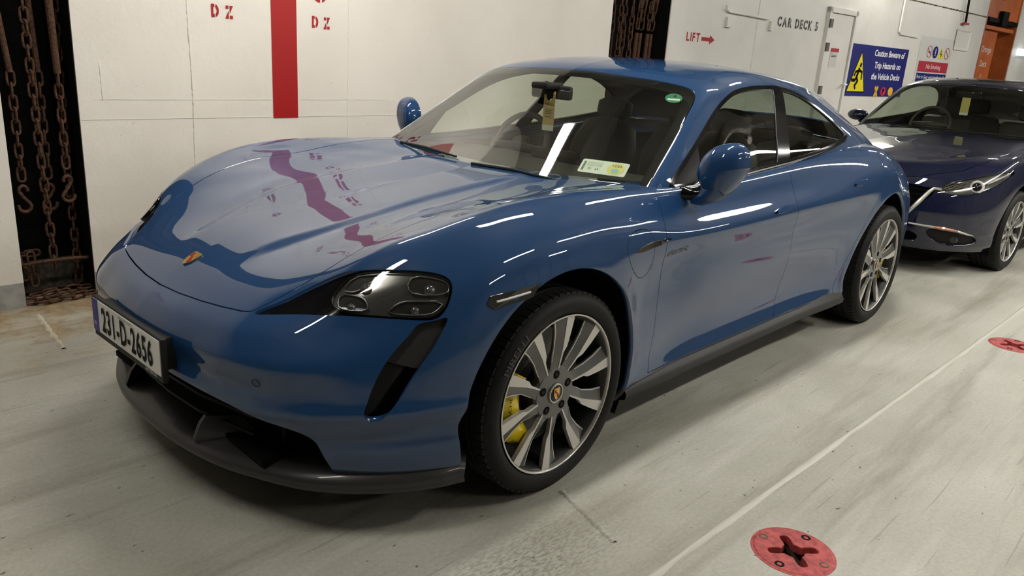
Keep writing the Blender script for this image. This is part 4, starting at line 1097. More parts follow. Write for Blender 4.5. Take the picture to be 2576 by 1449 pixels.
# wall with two recesses (x spans on the plane y = WY)
def wallbox(name, x0, x1, z0, z1, m=M_WALL, y0=WY, y1=2.46):
    b = MB(); b.box(((x0+x1)/2, (y0+y1)/2, (z0+z1)/2), (x1-x0, y1-y0, z1-z0)); o = b.obj(name, m, None, False, None); o['kind'] = 'structure'; return o
WT = 3.5
wallbox('wall_left', X0, -.770, 0, WT)
wallbox('wall_back', -.425, 4.028, 0, WT)
wallbox('wall_middle', 4.955, 5.0, 0, WT)
o = wallbox('wall_recess', -.9, 5.2, 0, WT, M_REC, 2.40, 2.44)
# thin black side linings of both recesses
for nm, xx in (('trim_4', -.768), ('trim_5', -.427), ('trim_6', 4.030), ('trim_7', 4.953)):
    b = MB(); b.box((xx, 2.215, WT/2), (.004, .41, WT)); o = b.obj(nm, M_REC, None, False, None); o['kind'] = 'structure'
# skirting
b = MB(); b.box(((X0-.772)/2, WY-.004, .066), (-.772-X0, .008, .134)); o = b.obj('baseboard_left', M_SKIRT, None, False, None); o['kind'] = 'structure'
b = MB(); b.box(((-.423+4.02)/2, WY-.004, .066), (4.44, .008, .134)); o = b.obj('baseboard_back', M_SKIRT, None, False, None); o['kind'] = 'structure'
# far wall turned a little towards the lane
A3 = math.radians(3.5); TF = Vector((math.cos(A3), -math.sin(A3), 0)); NF = Vector((-math.sin(A3), -math.cos(A3), 0)); P5 = Vector((5.0, 2.0, 0))
def far(u, z, h=0.0): return P5+TF*u+Vector((0, 0, z))+NF*h
def farbox(mb, u0, u1, z0, z1, h0, h1, mi=0):
    V_ = [far(u, z, h) for h in (h0, h1) for (u, z) in ((u0, z0), (u1, z0), (u1, z1), (u0, z1))]
    mb.add(V_, [(0, 1, 2, 3), (7, 6, 5, 4), (0, 4, 5, 1), (1, 5, 6, 2), (2, 6, 7, 3), (3, 7, 4, 0)], mi)
b = MB(); farbox(b, 0, 8.84, 0, WT, -.3, 0); o = b.obj('wall_right', M_WALL2, None, False, None); o['kind'] = 'structure'
b = MB(); farbox(b, 10.52, 24, 0, WT, -.3, 0); o = b.obj('wall_far', M_WALL2, None, False, None); o['kind'] = 'structure'
# other side of the deck, end walls, ceiling
b = MB(); b.box((10.5, Y0-.1, WT/2), (41, .2, WT)); o = b.obj('wall_opposite', mat('opposite_wall_paint', (.20, .195, .17, 1), rough=.5), None, False, None); o['kind'] = 'structure'
b = MB(); b.box((X0-.1, -3.5, WT/2), (.2, 12.5, WT)); o = b.obj('wall_front', MATS['opposite_wall_paint'], None, False, None); o['kind'] = 'structure'
b = MB(); b.box((X1+.1, -3.5, WT/2), (.2, 12.5, WT)); o = b.obj('wall_rear', MATS['opposite_wall_paint'], None, False, None); o['kind'] = 'structure'
b = MB(); b.box(((X0+X1)/2, -3.3, WT+.05), (X1-X0, 12.0, .1)); o = b.obj('ceiling', M_CEIL, None, False, None); o['kind'] = 'structure'
k = 8
for x in np.arange(X0+1.2, X1, 2.4):
    b = MB(); b.box((x, -3.3, WT-.16), (.02, 11.4, .32)); b.box((x, -3.3, WT-.325), (.16, 11.4, .018)); o = b.obj('trim_%d' % k, M_CEIL, None, False, None); o['kind'] = 'structure'; k += 1
for y in (.55, -2.4, -4.9):
    b = MB(); b.box(((X0+X1)/2, y, WT-.20), (X1-X0, .02, .40)); b.box(((X0+X1)/2, y, WT-.41), (X1-X0, .22, .02)); o = b.obj('trim_%d' % k, M_CEIL, None, False, None); o['kind'] = 'structure'; k += 1
# frames, ribs and a door leaf on the opposite side (seen only in reflections)
b = MB()
for x in np.arange(-7, 28, 1.6): b.box((x, Y0+.10, WT/2), (.10, .20, WT))
o = b.obj('trim_%d' % k, M_CEIL, None, False, None); o['kind'] = 'structure'; k += 1

# lamps: long diffusers under the beams
M_TUBE = mat('lamp_diffuser', (.9, .9, .9, 1), rough=.4, emit=(1.0, .965, .89, 1), estr=LAMP_E)
M_FIX = mat('lamp_housing', (.5, .5, .48, 1), rough=.4)
lamp_me = None
def lamp_fix(x, y, z, lab, ln=1.25):
    global lamp_me
    root = thing('ceiling_lamp', lab, 'ceiling lamp', (x, y, z), group='fluorescent lamps under the deck above')
    if lamp_me is None:
        b = MB(); b.box((0, 0, .045), (ln+.06, .16, .05), bevel=.008); h = b.obj('lamp_housing', M_FIX, root, False)
        b = MB(); b.box((0, 0, 0), (ln, .115, .038)); d = b.obj('diffuser', M_TUBE, root, False)
        lamp_me = (h.data, d.data)
    else:
        for nm, me in zip(('lamp_housing', 'diffuser'), lamp_me):
            link(bpy.data.objects.new(nm, me), root)
    return root
for (yl, xs_) in LAMP_ROWS:
    for x in xs_: lamp_fix(x, yl, WT-.46, 'long white fluorescent lamp under the dark ceiling beams')

# --- marks and fittings on the wall
def wl(u, v, h=0.0): return Vector((u, WY-.0015-h, v))
def strip_obj(name, fn, u0, v0, u1, v1, m, parent=None, h=.001):
    b = MB(); b.add([fn(u0, v0, h), fn(u1, v0, h), fn(u1, v1, h), fn(u0, v1, h)], [(0, 1, 2, 3)]); return b.obj(name, m, parent, False, None, fix=False)
o = strip_obj('red_stripe', wl, .680, .944, .852, 2.50, M_REDP); tag(o, 'broad red vertical stripe painted on the cream wall above the bonnet', 'painted stripe')
def stencil(name, s, fn, u0, v0, w, h, m, cut=.06, bold=.0, parent=None, serif=False, hh=.001):
    """stencil lettering filling the box (u0, v0, w, h)"""
    P, F = text_shape(s, 1.0, bold, 1.0, 'LEFT')
    P = np.array(P); lo, hi = P.min(0), P.max(0)
    per = []
    # split characters by generating each separately at its own advance
    adv = []; x = 0
    for ch in s:
        if ch == ' ': x += .45; continue
        p, f = text_shape(ch, 1.0, bold, 1.0, 'LEFT'); p = np.array(p)
        l, r = p[:, 0].min(), p[:, 0].max(); adv.append((x-l, p, f, ch)); x += (r-l)+.16
    W_ = x-.16; b = MB()
    if W_ <= 0: return None
    zmax = max(a[1][:, 1].max() for a in adv)
    for dx, p, f, ch in adv:
        T_ = np.array([t for q_ in f for t in ([q_] if len(q_) == 3 else [(q_[0], q_[i], q_[i+1]) for i in range(1, len(q_)-1)])])
        V_ = np.stack([p[:, 0], p[:, 1], 0*p[:, 0]], 1); tm = TM(V_, np.tile([0, 0, 1.], (len(V_), 1)), T_)
        mid_ = (p[:, 0].min()+p[:, 0].max())/2; c = cut if ch not in 'I1TLF' else 0
        if ch == 'T' or ch == 'F' or ch == 'L': c = 0
        parts = [tm] if c == 0 else [tm.cut(mid_-c/2-tm.V[:, 0])[0], tm.cut(tm.V[:, 0]-mid_-c/2)[0]]
        for t in parts:
            if len(t.T): b.add([fn(u0+(q_[0]+dx)/W_*w, v0+q_[1]/zmax*h, hh) for q_ in t.V], t.T.tolist())
        if serif and ch in 'LIFTDZ':
            for vv in (0, zmax-.07):
                if ch == 'T' and vv > 0 or ch == 'Z': continue
                l = p[:, 0].min(); b.add([fn(u0+(l+dx+e)/W_*w, v0+g/zmax*h, hh) for e, g in ((-.05, vv), (.20, vv), (.20, vv+.07), (-.05, vv+.07))], [(0, 1, 2, 3)])
    return b.obj(name, m, parent, False, None, fix=False)
for (u0, v0, lab) in ((.310, 1.515, 'left of the red stripe'), (.960, 1.497, 'right of the red stripe')):
    r = thing('wall_marking', 'small red stencilled letters D Z under a figure %s' % lab, 'stencilled lettering', (u0, WY, v0))
    fn_ = lambda u, v, h=0.0: Vector((u-u0, -.0015-h, v-v0))
    stencil('letters', 'D', fn_, u0, v0, .046, .066, M_REDP, .10, .055, r)
    stencil('letters', 'Z', fn_, u0+.082, v0-.003, .050, .066, M_REDP, .10, .055, r)
    stencil('figure', '5', fn_, u0+.025, v0+.155, .085, .14, M_REDP, .08, .03, r)
r = thing('wall_marking', 'red stencilled word and figure left of the dark chain recess', 'stencilled lettering', (-1.6, WY, 1.62))
stencil('letters', 'DECK', lambda u, v, h=0.0: Vector((u, -.0015-h, v)), 0, 0, .34, .09, M_REDP, .08, .02, r)
stencil('figure', '5', lambda u, v, h=0.0: Vector((u, -.0015-h, v)), .50, -.02, .10, .15, M_REDP, .08, .03, r)
# weld beads on the wall
def wbead(pts, r_, seed, name, m):
    rnd = random.Random(seed); b = MB(); b.tube(pts, [r_*(.55+.9*rnd.random()) for _ in pts], 6); o = b.obj(name, m, None, True, None); o['kind'] = 'structure'
wbead([(.176+.004*math.sin(z*7), WY+.001, z) for z in np.arange(.1, 3.3, .011)], .0055, 1, 'trim_60', M_WALL)
wbead([(1.229+.003*math.sin(z*5), WY+.001, z) for z in np.arange(.1, 3.3, .016)], .0035, 2, 'trim_61', M_WALL)
wbead([(-.31+.004*math.sin(z*7), WY+.001, z) for z in np.arange(1.05, 1.25, .014)], .0035, 3, 'trim_62', M_WALL)
b = MB(); b.box((1.8, WY, .953), (4.44, .004, .0025)); o = b.obj('trim_63', M_WALL, None, False, None); o['kind'] = 'structure'
b = MB(); b.box((.6, WY, 1.056), (1.9, .003, .002)); o = b.obj('trim_64', M_WALL, None, False, None); o['kind'] = 'structure'

# --- chains and lashing rods in the recesses
lk = MB()
def link_path(L, w, n=20):
    P = []
    for i in range(n):
        a = 2*PI*i/n; c_, s_ = math.cos(a), math.sin(a)
        P.append((w*c_, 0, (L-w)*(1 if s_ > 0 else -1)*(1 if abs(s_) > 1e-9 else 0)+w*s_))
    return P
lk.tube(link_path(.037, .017), .0062, 8, closed=True); link_o = lk.obj('chain_link', M_RUST, None, True, None)
link_me = link_o.data; bpy.data.objects.remove(link_o)
PITCH = .0595
def chain_run(root, P, start=0, sc=1.0, off=(0, 0, 0), pitch=PITCH):
    """links following polyline P (local coordinates)"""
    P = [Vector(p) for p in P]; seg = [(P[i+1]-P[i]).length for i in range(len(P)-1)]; tot = sum(seg); n = int(tot/(pitch*sc)); out = []
    for i in range(n+1):
        d = i*pitch*sc; k_ = 0
        while k_ < len(seg)-1 and d > seg[k_]: d -= seg[k_]; k_ += 1
        p = P[k_]+(P[k_+1]-P[k_])*(d/max(seg[k_], 1e-9)); t = (P[k_+1]-P[k_]).normalized()
        o = bpy.data.objects.new('chain_link', link_me); COL.objects.link(o); o.parent = root
        q_ = t.to_track_quat('Z', 'X'); tw = Euler((0, 0, (PI/2 if (i+start) % 2 else 0)+.25*math.sin(i*1.7+start))).to_quaternion()
        o.rotation_mode = 'QUATERNION'; o.rotation_quaternion = q_ @ tw; o.location = p; o.scale = (sc, sc, sc); out.append(o)
    return p
def hook(root, p, flip=1, s=1.0):
    pts = []
    for i in range(12): a = math.radians(-20+i*20); pts.append((.020*math.cos(a)*flip, 0, -.012+.022*math.sin(a)))
    pts += [(.0, 0, -.052), (.022*flip, 0, -.078)]
    for i in range(9): a = math.radians(0-i*24); pts.append((flip*(.001+.030*math.cos(a)), 0, -.095+.030*math.sin(a)))
    b = MB(); b.tube([Vector(p)+Vector(q_)*s for q_ in pts], .0085*s, 8); b.obj('hook', M_RUST, root)
def rod(root, a, b_, r_=.016):
    b = MB(); b.tube([a, b_], [r_, r_*.9], 10); b.obj('lashing_rod', M_RUST, root)
YC = 2.09
def chain_thing(lab, x, y, ztop): return thing('lashing_chain', lab, 'chain', (x, y, ztop), group='rusty chains in the recess beside the bonnet')
r = chain_thing('rusty chain ending in an S hook at the left side of the dark recess', -.695, YC, 1.18); rod(r, (-.05, .0, .55), (.0, 0, 0)); p = chain_run(r, [(0, 0, -.03), (-.004, 0, -.52)], 0); hook(r, (-.004, 0, -.575), 1)
r = chain_thing('long rusty chain running from the top to the floor in the middle of the recess', -.618, YC-.035, 1.75); chain_run(r, [(0, 0, 0), (.006, 0, -1.0), (.018, 0, -1.60)], 1)
r = chain_thing('rusty chain hanging beside the long chain in the middle of the recess', -.562, YC+.03, 1.18); rod(r, (-.02, .0, .60), (0, 0, 0)); chain_run(r, [(0, 0, -.03), (-.006, 0, -.53)], 0); hook(r, (-.006, 0, -.58), -1)
r = chain_thing('rusty chain under a thick rod right of the middle of the recess', -.496, YC-.045, 1.18); rod(r, (-.012, 0, .60), (0, 0, 0), .019); chain_run(r, [(0, 0, -.03), (-.004, 0, -.48)], 1); hook(r, (-.004, 0, -.53), -1)
r = chain_thing('long rusty chain down the right side of the dark recess', -.447, YC+.045, 1.75); chain_run(r, [(0, 0, 0), (-.02, 0, -1.1), (-.018, 0, -1.70)], 0)
r = chain_thing('short rusty chain looped over the bar at the foot of the recess', -.700, YC+.0, .23); chain_run(r, [(0, 0, 0), (.006, 0, -.13)], 0); chain_run(r, [(-.05, .02, .02), (.05, .0, .03)], 1); chain_run(r, [(-.045, .0, -.02), (-.035, 0, -.13)], 1)
r = chain_thing('rusty chain heaped on the floor in front of the recess', -.60, YC-.06, .012)
chain_run(r, [(-.15, -.02, .01), (-.08, -.05, .012), (0, -.04, .012), (.06, -.05, .012), (.15, -.03, .012)], 0); chain_run(r, [(-.10, .02, .03), (0, .02, .035), (.14, .03, .03)], 1); chain_run(r, [(-.05, -.03, .035), (.05, -.01, .04)], 0)
b = MB(); b.tube([(-.765, 2.06, .205), (-.70, 2.02, .222), (-.60, 2.005, .228), (-.50, 2.02, .222), (-.43, 2.06, .205)], .009, 8); o = b.obj('retaining_bar', M_RUST); tag(o, 'rusty curved bar across the foot of the dark recess', 'bar')
mp_ = mat('rust_black_plate', (.02, .016, .012, 1), rough=.7); add_noise_color(mp_, (.012, .010, .008, 1), (.12, .085, .05, 1), 30, 8, .7, .45, .9)
b = MB(); b.box((-.597, 2.16, .115), (.33, .012, .17)); o = b.obj('kick_plate', mp_, None, False); tag(o, 'dark stained plate behind the bar at the foot of the recess', 'plate')
# right recess: bundles of chains and rods seen above the roof
CG = 'rusty chains in the recess behind the roof'
for i, x in enumerate((4.11, 4.20, 4.29, 4.38, 4.47)):
    r = thing('lashing_chain', 'rusty chain in the tight bundle at the left of the recess behind the roof', 'chain', (x, 2.10+.02*(i % 2), 2.35), group=CG)
    rod(r, (.10, 0, .75), (.0, 0, -.45), .012); chain_run(r, [(0, 0, -.50), (-.012, 0, -1.35)], i, 1.25)
for i, x in enumerate((4.60, 4.69, 4.78, 4.87)):
    r = thing('lashing_chain', 'rusty chain above thick rods at the right of the recess behind the roof', 'chain', (x, 2.11+.02*(i % 2), 2.35), group=CG)
    b = MB(); b.tube([(-.01, 0, .5), (.01, 0, -.1), (.03, 0, -.36), (.01, 0, -.46)], .019, 8); b.obj('rod_grip', M_RUST, r)
    chain_run(r, [(0, 0, -.44), (-.02, 0, -.66)], i, 1.35); rod(r, (-.02, 0, -.68), (-.045, 0, -1.5), .019)

# --- signs and fittings on the far wall
o = stencil('lift_sign_letters', 'LIFT', far, .262, 1.640, .235, .082, M_REDP, 0, .035, None, False); tag(o, 'red stencilled word LIFT beside a red arrow', 'stencilled lettering')
b = MB(); b.add([far(u, v, .001) for u, v in ((.525, 1.650), (.525, 1.688), (.672, 1.688), (.672, 1.715), (.765, 1.668), (.672, 1.622), (.672, 1.650))], [tuple(range(7))]); o = b.obj('painted_arrow', M_REDP, None, False, None, fix=False); tag(o, 'red painted arrow pointing right after the word LIFT', 'painted arrow')
o = stencil('deck_sign_letters', 'CAR DECK 5', far, 1.975, 1.895, .965, .102, M_BLKP, .07, .055); tag(o, 'black stencilled letters CAR DECK 5 left of the grey door', 'stencilled lettering')
b = MB(); b.tube([far(.865, 2.02, .03), far(.875, 1.985, .03), far(.93, 1.962, .03), far(1.3, 1.955, .03), far(1.74, 1.945, .03)], .010, 8); o = b.obj('wall_pipe', M_WALL2); tag(o, 'thin cream pipe bent along the wall above the word LIFT', 'pipe')
for (u, z, sc_, l_) in ((.96, 1.86, 1, 'small cream junction box under the thin wall pipe'), (1.83, 1.88, .7, 'small cream wall bracket left of the letters CAR DECK')):
    b = MB(); farbox(b, u-.05*sc_, u+.05*sc_, z-.05, z+.05, 0, .035); o = b.obj('junction_box', M_WALL2, None, False); tag(o, l_, 'box')
wbead([far(1.55+.002*math.sin(z*9), z, .001) for z in np.arange(.9, 3.3, .02)], .008, 7, 'trim_65', M_WALL2)
wbead([far(u, 2.49-.002*u+.02, .002) for u in np.arange(1.6, 3.2, .03)], .012, 8, 'trim_66', M_WALL2)
wbead([far(u, 2.475, .002) for u in np.arange(4.6, 8.8, .04)], .010, 9, 'trim_67', mat('seam_brown', (.12, .09, .06, 1), rough=.7))
# door with frame
b = MB()
for (u0, u1, z0, z1) in ((3.12, 3.175, .1, 2.19), (3.835, 3.885, .1, 2.19), (3.12, 3.885, 2.13, 2.19)): farbox(b, u0, u1, z0, z1, -.02, .045)
o = b.obj('door_frame_1', M_WALL2, None, False); o.name = 'door_1'; o['kind'] = 'structure'
b = MB(); farbox(b, 3.19, 3.825, .12, 2.12, -.01, .02); d1 = b.obj('door_leaf', M_WALL2, o, False)
for z in (1.20, 1.72, 2.0): 
    b = MB(); farbox(b, 3.13, 3.20, z-.05, z+.05, .03, .065); b.obj('hinge', mat('dark_hinge', (.12, .11, .10, 1), rough=.5), o, False)
b = MB(); b.tube([far(3.80, 1.28, .03), far(3.80, 1.28, .09), far(3.72, 1.28, .09)], .012, 8); b.obj('door_handle', M_WALL2, o)
r = thing('notice', 'small white notice with a red heading on the grey door', 'notice', far(3.44, 1.61, .022))
R0 = far(3.44, 1.61, .022)
fl = lambda u, v, h=0.0: TF*u+Vector((0, 0, v))+NF*h
strip_obj('notice_sheet', fl, -.10, -.13, .10, .10, mat('notice_white', (.6, .6, .57, 1), rough=.4), r, .001)
strip_obj('notice_heading', fl, -.10, .06, .12, .105, mat('sign_red', (.42, .03, .05, 1), rough=.4), r, .002)
text_obj('notice_text', 'Caution', lambda u, v: fl(u, v, .003), M_INK, r, .05, .0, .9, 'CENTER')
def text_fit(name, s_, fn, m, parent, size, bold, width, shear=0.0):
    P, _F = text_shape(s_, size, bold, 1.0, 'CENTER', shear); w = max(p[0] for p in P)-min(p[0] for p in P)
    return text_obj(name, s_, fn, m, parent, size, bold, width/w, 'CENTER', shear)
# big caution sign
M_SBLUE = mat('sign_blue', (.018, .022, .16, 1), rough=.3); M_SYEL = mat('sign_yellow', (.80, .68, .02, 1), rough=.3); M_SWHITE = mat('sign_white', (.85, .85, .85, 1), rough=.3)
c0 = (4.86, 1.47); r = thing('warning_sign', 'large blue warning sign with yellow triangle: Caution Beware of Trip Hazards', 'sign', far(c0[0], c0[1], .0))
m = MB(); m.add([fl(u, v, h) for h in (.002, .012) for u, v in ((-.945, -.335), (.94, -.335), (.94, .335), (-.945, .335))], [(0, 1, 2, 3), (7, 6, 5, 4), (0, 4, 5, 1), (1, 5, 6, 2), (2, 6, 7, 3), (3, 7, 4, 0)]); m.obj('sign_panel', M_SBLUE, r, False)
m = MB(); m.add([fl(u, v, .0135) for u, v in ((-.885, -.288), (-.32, -.288), (-.595, .253))], [(0, 1, 2)]); m.obj('triangle_border', M_INK, r, False, None, fix=False)
m = MB(); m.add([fl(u, v, .0145) for u, v in ((-.862, -.274), (-.343, -.274), (-.595, .228))], [(0, 1, 2)]); tr_ = m.obj('warning_triangle', M_SYEL, r, False, None, fix=False)
def strokes(name, fn, lines, w, m, parent, h=.016):
    b = MB()
    for ln in lines:
        ww = ln[0] if isinstance(ln[0], float) else w; pts = ln[1:] if isinstance(ln[0], float) else ln
        for (a, c) in zip(pts[:-1], pts[1:]):
            d = Vector((c[0]-a[0], c[1]-a[1])); l = d.length
            if l < 1e-9: continue
            d /= l; q_ = Vector((-d.y, d.x))*ww/2; e = d*ww*.25
            b.add([fn(a[0]-e.x+q_.x, a[1]-e.y+q_.y, h), fn(a[0]-e.x-q_.x, a[1]-e.y-q_.y, h), fn(c[0]+e.x-q_.x, c[1]+e.y-q_.y, h), fn(c[0]+e.x+q_.x, c[1]+e.y+q_.y, h)], [(0, 1, 2, 3)])
    return b.obj(name, m, parent, False, None, fix=False)
strokes('falling_figure', fl, [[.055, (-.60, .02), (-.615, -.02), (-.64, -.09)], [.034, (-.60, .0), (-.69, -.02), (-.72, -.07)], [.034, (-.59, .0), (-.50, -.02), (-.49, -.11)], [.042, (-.64, -.09), (-.59, -.14), (-.66, -.20)], [.042, (-.64, -.09), (-.68, -.13), (-.77, -.13)], [.036, (-.66, -.20), (-.63, -.24)], [.05, (-.575, .055), (-.565, .085)]], .04, M_INK, tr_)
for i, (s_, v) in enumerate((('Caution Beware of', .205), ('Trip Hazards on', .045), ('the Vehicle Decks', -.105))):
    text_fit('sign_text', s_, lambda u, v_, v0=v: fl(.30+u, v0+v_, .0135), M_SWHITE, r, .118, .022, (1.02, .88, .96)[i], .10)
def disc(name, u, v, ru, rv, m, parent, h=.0145):
    b = MB(); b.add([fl(u+ru*math.cos(2*PI*i/28), v+rv*math.sin(2*PI*i/28), h) for i in range(28)], [tuple(range(28))]); return b.obj(name, m, parent, False, None, fix=False)
strokes('sign_pictogram', fl, [[.05, (.02, -.21), (.10, -.33)], [.05, (.10, -.21), (.02, -.33)]], .05, mat('sign_amber', (.75, .42, .03, 1), rough=.35), r, .0145)
disc('sign_disc', .30, -.265, .085, .062, mat('sign_disc_red', (.6, .03, .07, 1), rough=.35), r); disc('sign_disc', .55, -.265, .085, .062, mat('sign_amber', (.75, .42, .03, 1)), r)
strokes('sign_pictogram', fl, [[.025, (.28, -.23), (.28, -.30)], [.02, (.28, -.23), (.32, -.25), (.28, -.27)]], .02, M_INK, r, .016)
# safety notice board
r = thing('safety_sign', 'white safety sign with pictograms above a red No Smoking band', 'sign', far(6.85, 1.66, 0))
m = MB(); m.add([fl(u, v, h) for h in (.002, .010) for u, v in ((-.66, -.37), (.66, -.37), (.66, .37), (-.66, .37))], [(0, 1, 2, 3), (7, 6, 5, 4), (0, 4, 5, 1), (1, 5, 6, 2), (2, 6, 7, 3), (3, 7, 4, 0)]); m.obj('sign_panel', mat('panel_offwhite', (.60, .60, .585, 1), rough=.35), r, False)
strip_obj('red_band', fl, -.605, -.145, .605, .012, mat('sign_red', (.42, .03, .05, 1)), r, .012)
strip_obj('blue_band', fl, -.605, -.33, .605, -.165, M_SBLUE, r, .012)
text_obj('band_text', 'No Smoking', lambda u, v: fl(u, v-.095, .0135), M_SWHITE, r, .10, .0, 1.2)
text_obj('band_text', 'Park in Gear with Handbrake On', lambda u, v: fl(u, v-.245, .0135), M_SWHITE, r, .075, .0, 1.15)
def ringo(u, v, R_, m, parent, h=.0135, w=.12):
    b = MB(); n = 32; V_ = []
    for i in range(n): a = 2*PI*i/n; V_ += [fl(u+R_*1.15*math.cos(a), v+R_*math.sin(a), h), fl(u+R_*1.15*(1-w)*math.cos(a), v+R_*(1-w)*math.sin(a), h)]
    b.add(V_, [(2*i, 2*((i+1) % n), 2*((i+1) % n)+1, 2*i+1) for i in range(n)]); return b.obj('prohibition_ring', m, parent, False, None, fix=False)
mr_ = mat('sign_red', (.42, .03, .05, 1))
ringo(-.27, .155, .088, mr_, r); strokes('prohibition_bar', fl, [[.016, (-.34, .205), (-.20, .105)]], .016, mr_, r, .0135); strokes('sign_pictogram', fl, [[.02, (-.31, .15), (-.23, .15)]], .02, M_INK, r, .0130)
disc('sign_disc', -.03, .155, .105, .09, M_SBLUE, r, .0135); strokes('exclamation_mark', fl, [[.024, (-.03, .205), (-.03, .14)], [.024, (-.03, .118), (-.03, .105)]], .024, M_SWHITE, r, .0145)
m = MB(); m.add([fl(u, v, .0135) for u, v in ((.10, .07), (.32, .07), (.21, .235))], [(0, 1, 2)]); m.obj('warning_triangle', M_SYEL, r, False, None, fix=False); strokes('sign_pictogram', fl, [[.02, (.21, .19), (.19, .14), (.23, .13), (.21, .09)]], .02, M_INK, r, .0145)
ringo(.46, .155, .088, mr_, r); strokes('prohibition_bar', fl, [[.016, (.39, .205), (.53, .105)]], .016, mr_, r, .0135)
# shallow square niche
b = MB(); iu0, iu1, iz0, iz1 = 7.56, 8.20, 1.91, 2.20
V_ = [far(u, z, h) for (h, e) in ((.014, .02), (.014, -.0), (.002, -.02)) for (u, z) in ((iu0-e, iz0-e), (iu1+e, iz0-e), (iu1+e, iz1+e), (iu0-e, iz1+e))]
b.add(V_, [(i, (i+1) % 4, 4+(i+1) % 4, 4+i) for i in range(4)]+[(4+i, 4+(i+1) % 4, 8+(i+1) % 4, 8+i) for i in range(4)]+[(8, 9, 10, 11)]); o = b.obj('access_hatch', M_WALL2, None, False); tag(o, 'square grey-white access hatch in the wall left of the orange bay', 'hatch')
b = MB(); b.tube([far(7.62, 2.9, .05), far(7.70, 2.42, .05), far(7.72, 2.31, .05)], .017, 8); ro = b.obj('pull_rod', M_INK); tag(ro, 'thin black rod with a red foot above the square hatch', 'rod')
b = MB(); farbox(b, 7.64, 7.84, 2.285, 2.315, .03, .07); b.obj('rod_foot', M_REDP, ro, False)
b = MB(); b.tube([far(5.30, 2.7, .02), far(5.30, 2.03, .02), far(5.36, 2.0, .02), far(6.0, 1.99, .02)], .012, 8); o = b.obj('wall_pipe', M_WALL2); tag(o, 'thin grey pipe bent above the blue warning sign', 'pipe')
# orange stair bay
M_ORG = mat('orange_paint', (.50, .115, .022, 1), rough=.45); add_noise_color(M_ORG, (.42, .095, .02, 1), (.58, .15, .035, 1), 3, 4)
b = MB(); farbox(b, 8.84, 10.52, 0, WT, -1.3, -1.2); farbox(b, 8.80, 8.86, 0, WT, -1.3, -.0); farbox(b, 10.50, 10.56, 0, WT, -1.3, 0); farbox(b, 8.84, 10.52, 2.50, WT, -1.2, -.02); o = b.obj('wall_bay', M_ORG, None, False); o['kind'] = 'structure'
b = MB(); farbox(b, 8.88, 9.60, .1, 2.27, -.06, -.02); ow = b.obj('orange_board', M_ORG, None, False); tag(ow, 'orange panel with white words Orange Deck at the far right', 'panel')
for s_, v in (('Orange', 1.92), ('Deck', 1.68), ('5', 1.44)): text_obj('panel_text', s_, lambda u, v_, v0=v: far(9.20+u, v0+v_, -.018), M_SWHITE, ow, .15, .0, 1.1)
b = MB(); farbox(b, 9.75, 10.15, .9, 2.08, -1.19, -1.15); b.obj('bay_window_pane', mat('bay_window', (.35, .33, .25, 1), rough=.3), ow, False)
b = MB(); farbox(b, 8.88, 10.4, 2.30, 2.36, -.10, .0); farbox(b, 8.9, 10.46, 2.42, 2.49, -.3, .02, 1); farbox(b, 9.45, 9.75, 2.38, 2.62, -.01, .06, 1); o = b.obj('shutter_track', [M_ORG, M_INK], None, False); tag(o, 'orange track with dark gap over the orange bay', 'track')
b = MB(); farbox(b, 8.9, 9.55, 2.80, 3.25, -.015, .01); o = b.obj('bay_hatch', M_ORG, None, False); tag(o, 'orange cover plate above the orange bay', 'plate')
# small lit lamp on the far wall
r = thing('bulkhead_lamp', 'small glowing square lamp on the far wall at the right edge', 'lamp', far(11.0, 2.0, 0))
m = MB(); m.add([fl(u, v, h) for h in (.0, .10) for u, v in ((-.16, -.06), (.16, -.06), (.16, .06), (-.16, .06))], [(0, 1, 2, 3), (7, 6, 5, 4), (0, 4, 5, 1), (1, 5, 6, 2), (2, 6, 7, 3), (3, 7, 4, 0)]); m.obj('lamp_glass', mat('bulkhead_glow', (.8, .85, .9, 1), rough=.4, emit=(.75, .9, 1, 1), estr=.7), r, False)
